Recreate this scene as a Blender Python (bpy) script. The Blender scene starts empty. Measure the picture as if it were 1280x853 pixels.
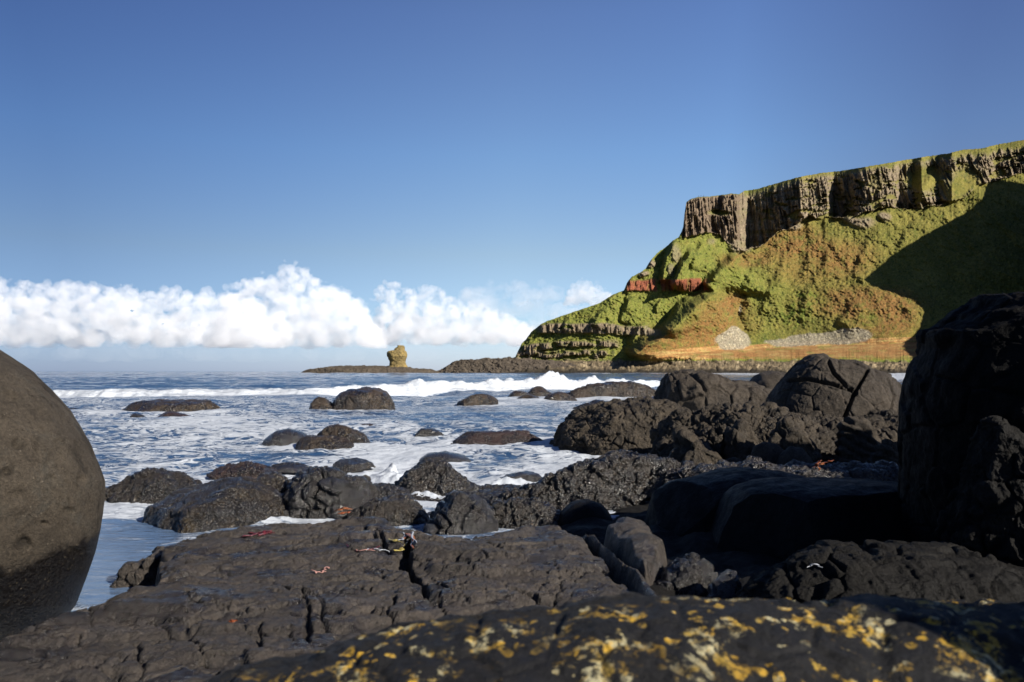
import bpy, math, random
import numpy as np

R = math.radians
FULL = True
scene = bpy.context.scene
COL = scene.collection
rng = np.random.default_rng(7)

# ---------------------------------------------------------------- camera frame
H = 1.7            # eye height above the still water (m)
F = 960.0          # focal length in pixels of the 1280 px wide photograph
CX, HY = 640.0, 464.0


def PX(px, d):
    return (np.asarray(px, float) - CX) / F * d


def PZ(py, d):
    return H - (np.asarray(py, float) - HY) / F * d


# ---------------------------------------------------------------- noise (numpy)
_perm = np.random.default_rng(3).permutation(256)
_perm = np.concatenate([_perm, _perm, _perm]).astype(np.int32)
_g = np.random.default_rng(5).normal(size=(256, 3))
_g = (_g / np.linalg.norm(_g, axis=1)[:, None]).astype(np.float32)


from concurrent.futures import ThreadPoolExecutor
_pool = ThreadPoolExecutor(4)


def chunked(fn):
    """run a point function in cache sized pieces on all cores"""
    def run(p, *a, **k):
        p = np.ascontiguousarray(p, np.float32)
        shp = p.shape[:-1]
        q = p.reshape(-1, 3)
        if len(q) <= 8192:
            r = fn(q, *a, **k)
            return tuple(x.reshape(shp) for x in r) if isinstance(r, tuple) else r.reshape(shp)
        parts = list(_pool.map(lambda i: fn(q[i:i + 8192], *a, **k), range(0, len(q), 8192)))
        if isinstance(parts[0], tuple):
            return tuple(np.concatenate([x[j] for x in parts]).reshape(shp) for j in range(len(parts[0])))
        return np.concatenate(parts).reshape(shp)
    return run


def perlin_(p):
    i = np.floor(p).astype(np.int32)
    f = p - i
    i &= 255
    u = f * f * f * (f * (f * 6 - 15) + 10)
    out = 0
    for dx in (0, 1):
        wx = u[..., 0] if dx else 1 - u[..., 0]
        a = _perm[i[..., 0] + dx]
        for dy in (0, 1):
            wy = u[..., 1] if dy else 1 - u[..., 1]
            b = _perm[a + i[..., 1] + dy]
            for dz in (0, 1):
                wz = u[..., 2] if dz else 1 - u[..., 2]
                g = _g[_perm[b + i[..., 2] + dz]]
                dot = g[..., 0] * (f[..., 0] - dx) + g[..., 1] * (f[..., 1] - dy) + g[..., 2] * (f[..., 2] - dz)
                out = out + wx * wy * wz * dot
    return out * 1.5


perlin = chunked(perlin_)


@chunked
def fbm(p, oct=4, gain=.5, lac=2.03, ridge=False):
    s, a, t = 0, 1.0, 0
    for k in range(oct):
        n = perlin_(p + np.float32(17.3 * k))
        if ridge:
            n = 1 - 2 * np.abs(n)
        s = s + a * n
        t += a
        a *= gain
        p = p * np.float32(lac)
    return s / t


_cell = np.random.default_rng(11).random((256, 4)).astype(np.float32)


@chunked
def voronoi(p):
    """F1, F2 and a random number of the nearest cell."""
    i = np.floor(p).astype(np.int32)
    f1 = np.full(p.shape[:-1], 9, np.float32)
    f2 = f1.copy()
    cid = np.zeros_like(f1)
    for dx in (-1, 0, 1):
        for dy in (-1, 0, 1):
            for dz in (-1, 0, 1):
                c = i + np.array([dx, dy, dz], np.int32)
                m = c & 255
                h = _perm[_perm[_perm[m[..., 0]] + m[..., 1]] + m[..., 2]]
                q = c + _cell[h, :3] - p
                dd = np.sqrt((q * q).sum(-1))
                near = dd < f1
                f2 = np.where(near, f1, np.minimum(f2, dd))
                cid = np.where(near, _cell[h, 3], cid)
                f1 = np.where(near, dd, f1)
    return f1, f2, cid


def sstep(a, b, x):
    t = np.clip((x - a) / (b - a), 0, 1)
    return t * t * (3 - 2 * t)


def seg_dist(x, y, pts, closed=False):
    """distance to a polyline and the parameter 0..1 along it"""
    pts = np.asarray(pts, float)
    if closed:
        pts = np.vstack([pts, pts[:1]])
    best = np.full(np.shape(x), 1e9)
    par = np.zeros(np.shape(x))
    n = len(pts) - 1
    for k in range(n):
        ax, ay = pts[k]
        bx, by = pts[k + 1]
        dx, dy = bx - ax, by - ay
        t = np.clip(((x - ax) * dx + (y - ay) * dy) / (dx * dx + dy * dy + 1e-12), 0, 1)
        dd = np.hypot(x - ax - t * dx, y - ay - t * dy)
        m = dd < best
        best = np.where(m, dd, best)
        par = np.where(m, (k + t) / n, par)
    return best, par


def inside(x, y, pts):
    r = np.zeros(np.shape(x), bool)
    n = len(pts)
    for k in range(n):
        x1, y1 = pts[k]
        x2, y2 = pts[(k + 1) % n]
        c = ((y1 > y) != (y2 > y)) & (x < (x2 - x1) * (y - y1) / (y2 - y1 + 1e-12) + x1)
        r ^= c
    return r


def sdf(x, y, pts):
    d, _ = seg_dist(x, y, pts, True)
    return np.where(inside(x, y, pts), -d, d)


def interp(xs, pts):
    pts = np.asarray(pts, float)
    return np.interp(xs, pts[:, 0], pts[:, 1])


# ---------------------------------------------------------------- mesh + objects
def tag(o, label=None, cat=None, group=None, kind=None):
    if label:
        o['label'] = label
    if cat:
        o['category'] = cat
    if group:
        o['group'] = group
    if kind:
        o['kind'] = kind
    return o


def mesh_from(name, V, faces, mat, origin=None, smooth=True):
    V = np.asarray(V, np.float32).reshape(-1, 3)
    faces = np.asarray(faces, np.int32)
    me = bpy.data.meshes.new(name)
    me.vertices.add(len(V))
    if origin is None:
        origin = (float((V[:, 0].min() + V[:, 0].max()) / 2), float((V[:, 1].min() + V[:, 1].max()) / 2), float(V[:, 2].min()))
    me.vertices.foreach_set('co', (V - np.asarray(origin, np.float32)).ravel())
    k = faces.shape[1]
    me.loops.add(faces.size)
    me.loops.foreach_set('vertex_index', faces.ravel())
    me.polygons.add(len(faces))
    me.polygons.foreach_set('loop_start', np.arange(len(faces), dtype=np.int32) * k)
    me.polygons.foreach_set('loop_total', np.full(len(faces), k, np.int32))
    me.polygons.foreach_set('use_smooth', np.full(len(faces), smooth))
    me.update(calc_edges=True)
    if mat:
        me.materials.append(mat)
    o = bpy.data.objects.new(name, me)
    o.location = origin
    COL.objects.link(o)
    return o


def grid_faces(nr, nc, wrap=False):
    r = np.arange(nr - 1)[:, None]
    c = np.arange(nc if wrap else nc - 1)[None, :]
    c2 = (c + 1) % nc
    f = np.stack([r * nc + c, r * nc + c2, (r + 1) * nc + c2, (r + 1) * nc + c], -1)
    return f.reshape(-1, 4)


def grid_normals(V, wrap=False):
    """unit normals of a (nr, nc, 3) grid"""
    if wrap:
        W = np.concatenate([V[:, -1:], V, V[:, :1]], 1)
        dv = (W[:, 2:] - W[:, :-2])
    else:
        dv = np.gradient(V, axis=1)
    du = np.gradient(V, axis=0)
    n = np.cross(dv, du)
    l = np.linalg.norm(n, axis=-1, keepdims=True)
    return n / np.maximum(l, 1e-9)


def add_attr(o, name, vals):
    vals = np.asarray(vals, np.float32)
    if vals.ndim == 1:
        a = o.data.attributes.new(name, 'FLOAT', 'POINT')
        a.data.foreach_set('value', vals)
    else:
        if vals.shape[1] == 3:
            vals = np.hstack([vals, np.ones((len(vals), 1), np.float32)])
        a = o.data.attributes.new(name, 'FLOAT_COLOR', 'POINT')
        a.data.foreach_set('color', vals.ravel())


# ---------------------------------------------------------------- node helpers
class NT:
    def __init__(self, mat):
        self.t = mat.node_tree
        self.n = self.t.nodes
        self.l = self.t.links

    def node(self, typ, **kw):
        nd = self.n.new(typ)
        for k, v in kw.items():
            if k in nd.inputs:
                self.put(nd.inputs[k], v)
            else:
                setattr(nd, k, v)
        return nd

    def put(self, sock, v):
        if isinstance(v, bpy.types.NodeSocket):
            self.l.new(v, sock)
        elif isinstance(v, bpy.types.Node):
            self.l.new(v.outputs[0], sock)
        else:
            if isinstance(v, tuple) and len(v) == 3 and sock.type == 'RGBA':
                v = v + (1,)
            sock.default_value = v

    def noise(self, vec, scale, detail=5, rough=.55, dist=0.0):
        n = self.node('ShaderNodeTexNoise', Scale=scale, Detail=detail, Roughness=rough, Distortion=dist)
        self.put(n.inputs['Vector'], vec)
        return n.outputs['Fac']

    def vor(self, vec, scale, feature='F1', out='Distance', rand=1.0):
        n = self.node('ShaderNodeTexVoronoi', feature=feature, Scale=scale, Randomness=rand)
        self.put(n.inputs['Vector'], vec)
        return n.outputs[out]

    def math(self, op, a, b=0.0, c=None, clamp=False):
        n = self.node('ShaderNodeMath', operation=op, use_clamp=clamp)
        self.put(n.inputs[0], a)
        self.put(n.inputs[1], b)
        if c is not None:
            self.put(n.inputs[2], c)
        return n.outputs[0]

    def ramp(self, x, a, b, lo=0.0, hi=1.0, smooth=True):
        n = self.node('ShaderNodeMapRange', interpolation_type='SMOOTHSTEP' if smooth else 'LINEAR')
        n.clamp = True
        for k, v in zip((0, 1, 2, 3, 4), (x, a, b, lo, hi)):
            self.put(n.inputs[k], v)
        return n.outputs[0]

    def mix(self, f, a, b, typ='MIX'):
        n = self.node('ShaderNodeMix', data_type='RGBA', blend_type=typ)
        self.put(n.inputs[0], f)
        self.put(n.inputs[6], a)
        self.put(n.inputs[7], b)
        return n.outputs[2]

    def mapping(self, vec, scale=(1, 1, 1), rot=(0, 0, 0)):
        n = self.node('ShaderNodeMapping')
        self.put(n.inputs[0], vec)
        n.inputs['Scale'].default_value = scale
        n.inputs['Rotation'].default_value = rot
        return n.outputs[0]

    def bump(self, h, strength, dist, prev=None):
        n = self.node('ShaderNodeBump', Strength=strength, Distance=dist, Height=h)
        if prev is not None:
            self.put(n.inputs['Normal'], prev)
        return n.outputs[0]


def new_mat(name):
    m = bpy.data.materials.new(name)
    m.use_nodes = True
    t = NT(m)
    bs = t.n['Principled BSDF']
    return m, t, bs


def obj_coords(t):
    return t.node('ShaderNodeTexCoord').outputs['Object']


def rock_mat(name, c1, c2, c3=None, rough=(.5, .9), wet=0.0, scale=1.0, bump=.6, shells=0.0, shellsize=28,
             shellcol=(.17, .14, .105), spec=.5, weed=None, band=None, rust=None, pits=0.0, film=0.0):
    """basalt: c1 dark, c2 light, c3 blotches; wet: share of slick patches; shells: share of mussel / barnacle cover."""
    m, t, bs = new_mat(name)
    co = obj_coords(t)
    big = t.noise(co, 1.3 * scale, 6, .6)
    mid = t.noise(co, 6 * scale, 10, .72)
    fine = t.noise(co, 38 * scale, 6, .7)
    grain = t.noise(co, 160 * scale, 3, .6)
    c = t.mix(t.ramp(big, .36, .66), c1, c2)
    c = t.mix(t.ramp(mid, .35, .7, 0, .75), c, tuple(x * .5 for x in c1))
    if c3:
        c = t.mix(t.ramp(t.noise(co, 2.7 * scale, 7, .7, .4), .5, .68), c, c3)
    c = t.mix(t.ramp(fine, .3, .75, 0, .45), c, tuple(min(1, x * 1.9) for x in c2))
    c = t.mix(t.ramp(grain, .62, .8, 0, .35), c, tuple(min(1, x * 3) for x in c2))
    r = t.ramp(mid, .3, .7, rough[0], rough[1])
    w = None
    if wet > 0:
        w = t.ramp(t.noise(co, 2.1 * scale, 5, .6), .62 - wet * .4, .70 - wet * .3)
        r = t.mix(w, r, (.22, .22, .22))
        c = t.mix(w, c, t.mix(.55, c, (0.004, .004, .005)))
    hgt = t.math('ADD', t.math('MULTIPLY', mid, 1.0), t.math('MULTIPLY', fine, .35))
    hgt = t.math('ADD', hgt, t.math('MULTIPLY', grain, .1))
    pit = t.ramp(t.noise(co, 17 * scale, 7, .75), .56, .68)
    hgt = t.math('SUBTRACT', hgt, t.math('MULTIPLY', pit, .35))
    c = t.mix(t.math('MULTIPLY', pit, .6), c, tuple(x * .4 for x in c1))
    if shells > 0:
        v = t.vor(co, shellsize)
        cid = t.vor(co, shellsize, out='Color')
        sep = t.node('ShaderNodeSeparateColor', Color=cid)
        area = t.ramp(t.noise(co, 1.7 * scale, 4, .6), .62 - shells * .45, .72 - shells * .4)
        pick = t.math('MULTIPLY', area, t.ramp(sep.outputs[0], .62, .7))
        pick = t.math('MULTIPLY', pick, t.ramp(v, .5, .3))
        c = t.mix(t.math('MULTIPLY', area, t.ramp(v, .35, .7, 0, .75)), c, (.004, .004, .005))
        c = t.mix(t.math('MULTIPLY', pick, sep.outputs[1]), c, shellcol)
        hgt = t.math('ADD', hgt, t.math('MULTIPLY', t.math('MULTIPLY', area, t.ramp(v, .6, .05)), .9))
        r = t.mix(t.math('MULTIPLY', area, .8), r, (.33, .33, .33))
    if pits:      # scars and hollows a hand wide
        pv = t.ramp(t.noise(co, 3.1, 7, .72, .4), .55, .64)
        c = t.mix(t.math('MULTIPLY', pv, pits), c, tuple(x * .45 for x in c1))
        hgt = t.math('SUBTRACT', hgt, t.math('MULTIPLY', pv, .8))
        sp_ = t.ramp(t.vor(co, 34), .20, .10)
        c = t.mix(t.math('MULTIPLY', sp_, t.ramp(t.noise(co, 9, 3), .5, .62, 0, .8)), c, (.26, .22, .17))
    if weed:
        wm = t.ramp(t.noise(co, 3.3 * scale, 6, .7, .6), .56, .66)
        c = t.mix(t.math('MULTIPLY', wm, .8), c, weed)
    if rust:
        c = t.mix(t.ramp(t.noise(co, 1.9 * scale, 5, .65, .8), .6, .72, 0, .8), c, rust)
    if band:   # (height, softness, colour): tide mark, dark and wet below a height above the base of the rock
        z = t.node('ShaderNodeSeparateXYZ', Vector=co)
        zz = t.math('ADD', z.outputs[2], t.math('MULTIPLY', t.math('SUBTRACT', t.noise(co, 3.0, 8, .75), .5), .42))
        zz = t.math('ADD', zz, t.math('MULTIPLY', z.outputs[0], band[3]))
        bm = t.ramp(zz, band[0] + band[1], band[0] - band[1])
        dots = t.ramp(t.vor(co, 55), .32, .2)
        dark = t.mix(t.math('MULTIPLY', dots, t.ramp(t.noise(co, 60, 2), .55, .62)), band[2], (.20, .16, .11))
        c = t.mix(bm, c, dark)
        r = t.mix(bm, r, (.38, .38, .38))
        hgt = t.math('ADD', hgt, t.math('MULTIPLY', bm, t.math('MULTIPLY', t.ramp(t.vor(co, 40), .6, 0), .8)))
    t.put(bs.inputs['Base Color'], c)
    t.put(bs.inputs['Roughness'], r)
    bs.inputs['Specular IOR Level'].default_value = spec
    grit = t.math('ADD', t.noise(co, 75 * scale, 6, .75), t.math('MULTIPLY', t.vor(co, 60 * scale), -.35))
    c = t.mix(t.ramp(grit, .52, .72, 0, .5), t.mix(.25, c, (.0, .0, .0)), t.mix(1.0, c, (1.7, 1.65, 1.6), 'MULTIPLY'))
    t.put(bs.inputs['Base Color'], c)
    b0 = t.bump(hgt, min(1.0, bump * 1.25), .085 / scale)
    t.put(bs.inputs['Normal'], t.bump(grit, min(1.0, bump), .022 / scale, b0))
    if film > 0:      # film of sea water
        t.put(bs.inputs['Coat Weight'], film if w is None else t.math('MULTIPLY_ADD', w, film * .8, film * .35))
        bs.inputs['Coat Roughness'].default_value = .14
        bs.inputs['Coat IOR'].default_value = 1.35
        t.put(bs.inputs['Coat Normal'], t.bump(t.math('ADD', hgt, t.math('MULTIPLY', fine, .5)), .7, .06 / scale))
    return m
# ---------------------------------------------------------------- light, sky, camera
SUN_AZ = (0.80, -0.60)        # direction to the sun on the ground plane: right of and behind the camera
SUN_EL = 29.0
_h = math.hypot(*SUN_AZ)
TO_SUN = np.array([SUN_AZ[0] / _h * math.cos(R(SUN_EL)), SUN_AZ[1] / _h * math.cos(R(SUN_EL)), math.sin(R(SUN_EL))])

world = bpy.data.worlds.new("World")
scene.world = world
world.use_nodes = True
wt = world.node_tree
sky = wt.nodes.new('ShaderNodeTexSky')
sky.sky_type = 'NISHITA'
sky.sun_disc = False
sky.sun_elevation = R(SUN_EL)
sky.sun_rotation = math.atan2(SUN_AZ[0], SUN_AZ[1])
sky.altitude = 0
sky.air_density = 1.0
sky.dust_density = 0.25
sky.ozone_density = 2.2
# deepen the blue towards the zenith, as the polarised sky of the photograph
tc = wt.nodes.new('ShaderNodeTexCoord')
sx = wt.nodes.new('ShaderNodeSeparateXYZ')
wt.links.new(tc.outputs['Generated'], sx.inputs[0])
cr_ = wt.nodes.new('ShaderNodeValToRGB')
wt.links.new(sx.outputs[2], cr_.inputs[0])
stops = [(0.0, (.43, .52, .86)), (.06, (.50, .56, .72)), (.15, (.58, .57, .59)), (.27, (.53, .60, .69)), (.42, (.48, .52, .67)), (.65, (.27, .31, .43))]
els = cr_.color_ramp.elements
while len(els) < len(stops):
    els.new(.5)
for e_, (p_, c_) in zip(els, stops):
    e_.position = p_
    e_.color = c_ + (1,)
mx = wt.nodes.new('ShaderNodeMix')
mx.data_type = 'RGBA'
mx.blend_type = 'MULTIPLY'
mx.inputs[0].default_value = 1
wt.links.new(sky.outputs[0], mx.inputs[6])
wt.links.new(cr_.outputs[0], mx.inputs[7])
# and away to both sides: a polarised sky is deepest square to the sun
ad = wt.nodes.new('ShaderNodeMath')
ad.operation = 'MULTIPLY_ADD'
ad.inputs[1].default_value = .5
ad.inputs[2].default_value = .5
wt.links.new(sx.outputs[0], ad.inputs[0])
cx_ = wt.nodes.new('ShaderNodeValToRGB')
wt.links.new(ad.outputs[0], cx_.inputs[0])
stops = [(.10, (.38, .44, .54)), (.25, (.44, .49, .585)), (.355, (.65, .69, .76)), (.5, (1, 1, 1)), (.63, (1.10, 1.13, 1.16)), (.74, (.74, .72, .80)), (1, (.6, .62, .7))]
els = cx_.color_ramp.elements
while len(els) < len(stops):
    els.new(.5)
for e_, (p_, c_) in zip(els, stops):
    e_.position = p_
    e_.color = c_ + (1,)
my = wt.nodes.new('ShaderNodeMix')
my.data_type = 'RGBA'
my.blend_type = 'MULTIPLY'
my.inputs[0].default_value = 1
wt.links.new(mx.outputs[2], my.inputs[6])
wt.links.new(cx_.outputs[0], my.inputs[7])
wt.links.new(my.outputs[2], wt.nodes['Background'].inputs['Color'])
wt.nodes['Background'].inputs['Strength'].default_value = 0.105

sd = bpy.data.lights.new('sun', 'SUN')
sd.energy = 5.0
sd.angle = R(0.53)
sd.color = (1.0, .93, .82)
so = bpy.data.objects.new('sun', sd)
COL.objects.link(so)
from mathutils import Vector
so.rotation_euler = Vector(tuple(TO_SUN)).to_track_quat('Z', 'Y').to_euler()
so.location = (30, -30, 60)

cd = bpy.data.cameras.new('camera')
cam = bpy.data.objects.new('camera', cd)
COL.objects.link(cam)
cam.location = (0, 0, H)
cam.rotation_euler = (R(90), 0, 0)
cd.sensor_width = 36
cd.lens = 36 * F / 1280
cd.shift_y = (HY - 426.5) / 1280
cd.clip_start = .05
cd.clip_end = 80000
cd.dof.use_dof = True
cd.dof.focus_distance = 9.0
cd.dof.aperture_fstop = 4.0
scene.camera = cam
scene.view_settings.view_transform = 'Standard'
scene.view_settings.look = 'None'
scene.view_settings.exposure = 0.95
scene.view_settings.gamma = 1.0
scene.render.engine = 'CYCLES'
scene.cycles.use_denoising = True
scene.cycles.max_bounces = 16
scene.cycles.diffuse_bounces = 3
scene.cycles.glossy_bounces = 3
scene.cycles.volume_bounces = 14
scene.cycles.transparent_max_bounces = 16
scene.cycles.caustics_reflective = False
scene.cycles.caustics_refractive = False
scene.cycles.volume_step_rate = .12
scene.cycles.volume_max_steps = 512
# ---------------------------------------------------------------- clouds: lumpy bodies of white mist some nine kilometres out
def ico(sub):
    import bmesh
    bm = bmesh.new()
    bmesh.ops.create_icosphere(bm, subdivisions=sub, radius=1)
    v = np.array([x.co[:] for x in bm.verts], np.float32)
    f = np.array([[q.index for q in p.verts] for p in bm.faces], np.int32)
    bm.free()
    return v, f


def cloud_mat(name, dens, col=(.30, .305, .315), lo=.36, hi=.62, size=300.0):
    m = bpy.data.materials.new(name)
    m.use_nodes = True
    t = NT(m)
    t.n.remove(t.n['Principled BSDF'])
    pos = t.node('ShaderNodeNewGeometry').outputs['Position']
    n = t.noise(pos, 1 / size, 6, .62, .3)
    d_ = t.ramp(n, lo, hi, 0, dens)
    s = t.node('ShaderNodeVolumeScatter', Color=col, Density=d_, Anisotropy=.0)
    t.l.new(s.outputs[0], t.n['Material Output'].inputs['Volume'])
    return m


_iv, _if = ico(2)


def cloud(name, prof, base, d, dens, label, depth=900, seed=0, n=260, rmin=24, rmax=120, group=None, vox=15, rough=.55, mat=None):
    rg = np.random.default_rng(seed)
    pxs = np.array([p[0] for p in prof], float)
    Vs, Fs, off = [], [], 0
    x0, x1 = pxs.min(), pxs.max()
    zb = float(PZ(base, d))
    k = 0
    while k < n:
        px = rg.uniform(x0, x1)
        zt = float(PZ(interp(px, prof), d))
        hgt = zt - zb
        if hgt < 30:
            k += 1
            continue
        u = rg.beta(1.25, 1.0)
        r = min(rg.uniform(rmin, rmax) * (1.15 - .55 * u), hgt * .5)
        z = zb + r * .5 + (hgt - r * 1.45) * u
        yy = d + rg.normal() * depth * .35 * (1 - .5 * u)
        v = _iv * np.array([r * rg.uniform(1, 1.25), r * 1.1, r * rg.uniform(.8, 1)]) + np.array([PX(px, d), yy, z])
        v[:, 2] = np.where(v[:, 2] < zb, zb - (zb - v[:, 2]) * .12, v[:, 2])
        Vs.append(v)
        Fs.append(_if + off)
        off += len(v)
        k += 1
    tmp = mesh_from('tmp_cloud', np.vstack(Vs), np.vstack(Fs), None, origin=(0, 0, 0))
    md = tmp.modifiers.new('r', 'REMESH')
    md.mode = 'VOXEL'
    md.voxel_size = vox
    dg = bpy.context.evaluated_depsgraph_get()
    ev = tmp.evaluated_get(dg)
    me = ev.to_mesh()
    nv = len(me.vertices)
    V = np.zeros(nv * 3, np.float32)
    me.vertices.foreach_get('co', V)
    V = V.reshape(-1, 3)
    N = np.zeros(nv * 3, np.float32)
    me.vertices.foreach_get('normal', N)
    N = N.reshape(-1, 3)
    fc = np.array([p.vertices[:] for p in me.polygons if len(p.vertices) == 4], np.int32)
    ev.to_mesh_clear()
    bpy.data.objects.remove(tmp)
    f1, _, _ = voronoi(V / 110 + seed)
    g1, _, _ = voronoi(V / 52 + seed + 4)
    e1, _, _ = voronoi(V / 27 + seed + 8)
    up = np.clip(.45 + .55 * sstep(zb, zb + 160, V[:, 2]), .3, 1)
    dsp = (46 * (.55 - f1) + 34 * (.5 - g1) + 60 * rough * fbm(V / 240 + seed, 3) + 26 * (.5 - e1) + 20 * fbm(V / 45, 4, .65)) * up
    V = V + N * dsp[:, None]
    o = mesh_from(name, V, fc, mat)
    tag(o, label, 'cloud', group)
    return o


CM = cloud_mat('cumulus mist', .0120, lo=.27, hi=.60, size=190.0)
CU = cloud_mat('veil mist', .0030, (.34, .35, .38), .33, .62, 420.0)
CV = cloud_mat('thin veil mist', .0007, (.5, .54, .58), .3, .7, 900.0)
g = 'cumulus clouds along the horizon'
cloud('cumulus_cloud', [(-140, 372), (-60, 352), (-10, 345), (6, 344), (14, 356), (40, 352), (70, 350), (110, 349), (150, 352), (190, 362), (240, 360), (270, 358), (300, 366), (330, 380), (345, 434)],
      435, 9000, .01, 'long low white cumulus bank behind the left boulder, the widest cloud', seed=1, n=1500, group=g, mat=CM)
cloud('cumulus_cloud', [(262, 434), (272, 392), (285, 368), (300, 345), (320, 352), (340, 340), (352, 332), (366, 326), (378, 328), (388, 340), (400, 350), (420, 354), (440, 364), (452, 378), (462, 392), (470, 410), (476, 434)],
      435, 9800, .01, 'tallest white cumulus tower with twin heads left of the sea stack', seed=2, n=1050, group=g, mat=CM)
cloud('cumulus_cloud', [(462, 434), (468, 385), (476, 354), (492, 349), (515, 358), (535, 352), (548, 358), (562, 372), (585, 376), (605, 380), (625, 386), (645, 396), (665, 408), (680, 434)],
      433, 10600, .01, 'white cumulus with a flat crown just above the sea stack', seed=3, n=900, group=g, rmax=105, mat=CM)
cloud('cumulus_cloud', [(706, 378), (716, 352), (728, 346), (740, 350), (754, 358), (766, 366), (772, 380)],
      384, 10600, .01, 'small bright cumulus puff peeping past the headland', seed=4, n=150, group=g, rmin=30, rmax=85, depth=400, mat=CM)
cloud('stratus_veil', [(430, 430), (520, 385), (560, 352), (610, 347), (650, 344), (690, 352), (730, 362), (790, 380), (900, 400)],
      428, 12500, .01, 'thin grey veil of cloud between the sea stack and the headland', seed=6, n=300, rmin=70, rmax=210, depth=900, vox=26, mat=CU)
cloud('stratus_veil', [(-300, 424), (-100, 416), (60, 420), (200, 410), (350, 418), (500, 408), (640, 418), (800, 414), (1000, 424)],
      452, 7600, .01, 'pale blue grey mist layer under the clouds along the horizon', seed=8, n=700, rmin=60, rmax=130, depth=500, vox=30, mat=CV)
# ---------------------------------------------------------------- headland: one sheet of terrain from the shore up over the cliff
LXS = np.concatenate([np.linspace(630, 860, 420), np.linspace(860.4, 1300, 640), np.linspace(1302, 1420, 60)])


def L(pts):
    return np.interp(LXS, [p[0] for p in pts], [p[1] for p in pts])


d_sh = L([(630, 615), (660, 600), (700, 590), (800, 580), (880, 570), (1000, 545), (1150, 515), (1300, 495), (1420, 490)])
L0 = HY + H * F / d_sh + .4
L1 = L([(630, 456), (648, 450), (700, 451), (760, 451), (850, 451.5), (950, 452), (1140, 453), (1280, 455), (1420, 456)])
L2 = L([(630, 454), (648, 447.5), (760, 448.5), (800, 447), (860, 441), (920, 437), (1000, 433), (1060, 431), (1140, 428), (1280, 425), (1420, 424)])
RIDGE = [(630, 453), (644, 446.5), (648, 438), (652, 430), (657, 425), (664, 415), (675, 406), (685, 401), (692, 399), (705, 394), (720, 389), (735, 384), (750, 379),
         (765, 369), (780, 363), (784, 353), (790, 346), (800, 341), (807, 336), (813, 326), (822, 316), (832, 309), (841, 301), (848, 297), (851.5, 291),
         (854, 284), (855.5, 268), (858, 253), (863, 249), (872, 246.5), (890, 245.5), (905, 243.5), (915, 242), (924, 243), (930, 239), (948, 236), (975, 228), (1000, 221),
         (1030, 216), (1050, 214), (1080, 209), (1110, 204), (1150, 197), (1185, 192), (1205, 187), (1225, 186), (1250, 180), (1280, 175), (1340, 166), (1420, 158)]
L4 = L(RIDGE) + .5 * perlin(np.stack([LXS / 3.1, LXS * 0, LXS * 0 + .5], -1)) + .35 * perlin(np.stack([LXS / 1.2, LXS * 0, LXS * 0 + 7.5], -1))
L3 = L([(630, 453), (848, 297), (854, 296), (858, 297), (880, 291), (900, 293), (908, 304), (930, 311), (948, 305), (960, 297), (985, 282), (1010, 268), (1040, 270), (1070, 267), (1100, 257),
        (1130, 258), (1150, 258), (1165, 254), (1180, 252), (1205, 244), (1230, 226), (1280, 214), (1420, 205)])
L1 = L1 + 1.3 * fbm(np.stack([LXS / 9, LXS * 0, LXS * 0 + 1], -1), 4, .7)
_q = np.stack([LXS, LXS * 0, LXS * 0 + 3], -1)
L3 = L3 + np.where(LXS > 925, 9 * fbm(_q / 24, 4, .6) + 3, 5 * fbm(_q / 14, 3, .6))
L3 = np.maximum(L3, L4)
L3 = np.where(LXS < 852, L4, L3)
rows = []
for s in np.linspace(0, 1, 14)[:-1]:
    rows.append(L0 + (L1 - L0) * s)
for s in np.linspace(0, 1, 14)[:-1]:
    rows.append(L1 + (L2 - L1) * s)
for s in np.linspace(0, 1, 190)[:-1]:
    rows.append(L2 + (L3 - L2) * s)
for s in np.linspace(0, 1, 70):
    rows.append(L3 + (L4 - L3) * s)
PY = np.array(rows)
NR = len(rows)
PXg = np.broadcast_to(LXS, PY.shape).copy()
nA, nB, nC = 13, 26, 26 + 189
# warp of the picture-plane features so that bands and gullies wander
wn = np.stack([PXg / 22, PY / 22, PY * 0], -1)
WX = PXg + 4.5 * fbm(wn, 4)
WY = PY + 4.2 * fbm(wn + 40, 4)


def blob(cx, cy, rx, ry, soft=.5):
    return sstep(1 + soft, 1 - soft, np.hypot((WX - cx) / rx, (WY - cy) / ry))


def band(pts_top, pts_bot, x0, x1, fx=6, fy=1.6):
    t = np.interp(WX, [p[0] for p in pts_top], [p[1] for p in pts_top])
    b = np.interp(WX, [p[0] for p in pts_bot], [p[1] for p in pts_bot])
    return sstep(t - fy, t + fy, WY) * sstep(b + fy, b - fy, WY) * sstep(x0 - fx, x0 + fx, WX) * sstep(x1 + fx, x1 - fx, WX)


b_red = band([(775, 353), (800, 350), (830, 350), (890, 348), (905, 349)], [(775, 364), (800, 363), (900, 363)], 781, 884, 5, 1.5) * sstep(-.25, .1, fbm(np.stack([PXg / 9, PY / 30, PY * 0], -1), 3) + .12)
b_c1 = band([(640, 415), (680, 404), (720, 405), (760, 405), (830, 411)], [(640, 420), (680, 417), (740, 418), (830, 420)], 674, 822) * sstep(-.3, .0, fbm(np.stack([PXg / 16, PY / 7, PY * 0 + 13], -1), 3) + .1)
b_c2 = band([(640, 430), (660, 432), (700, 426), (790, 424)], [(640, 444), (660, 442), (700, 433), (790, 434)], 640, 780) * sstep(-.35, .1, fbm(np.stack([PXg / 14, PY / 9, PY * 0 + 3], -1), 3) + .05)
b_c3 = band([(640, 441), (700, 439), (800, 438)], [(640, 449), (800, 450)], 640, 765) * sstep(-.35, .15, fbm(np.stack([PXg / 12, PY / 6, PY * 0 + 9], -1), 3))
cliff = np.zeros_like(PY)
cliff[nC:] = 1.0
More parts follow.
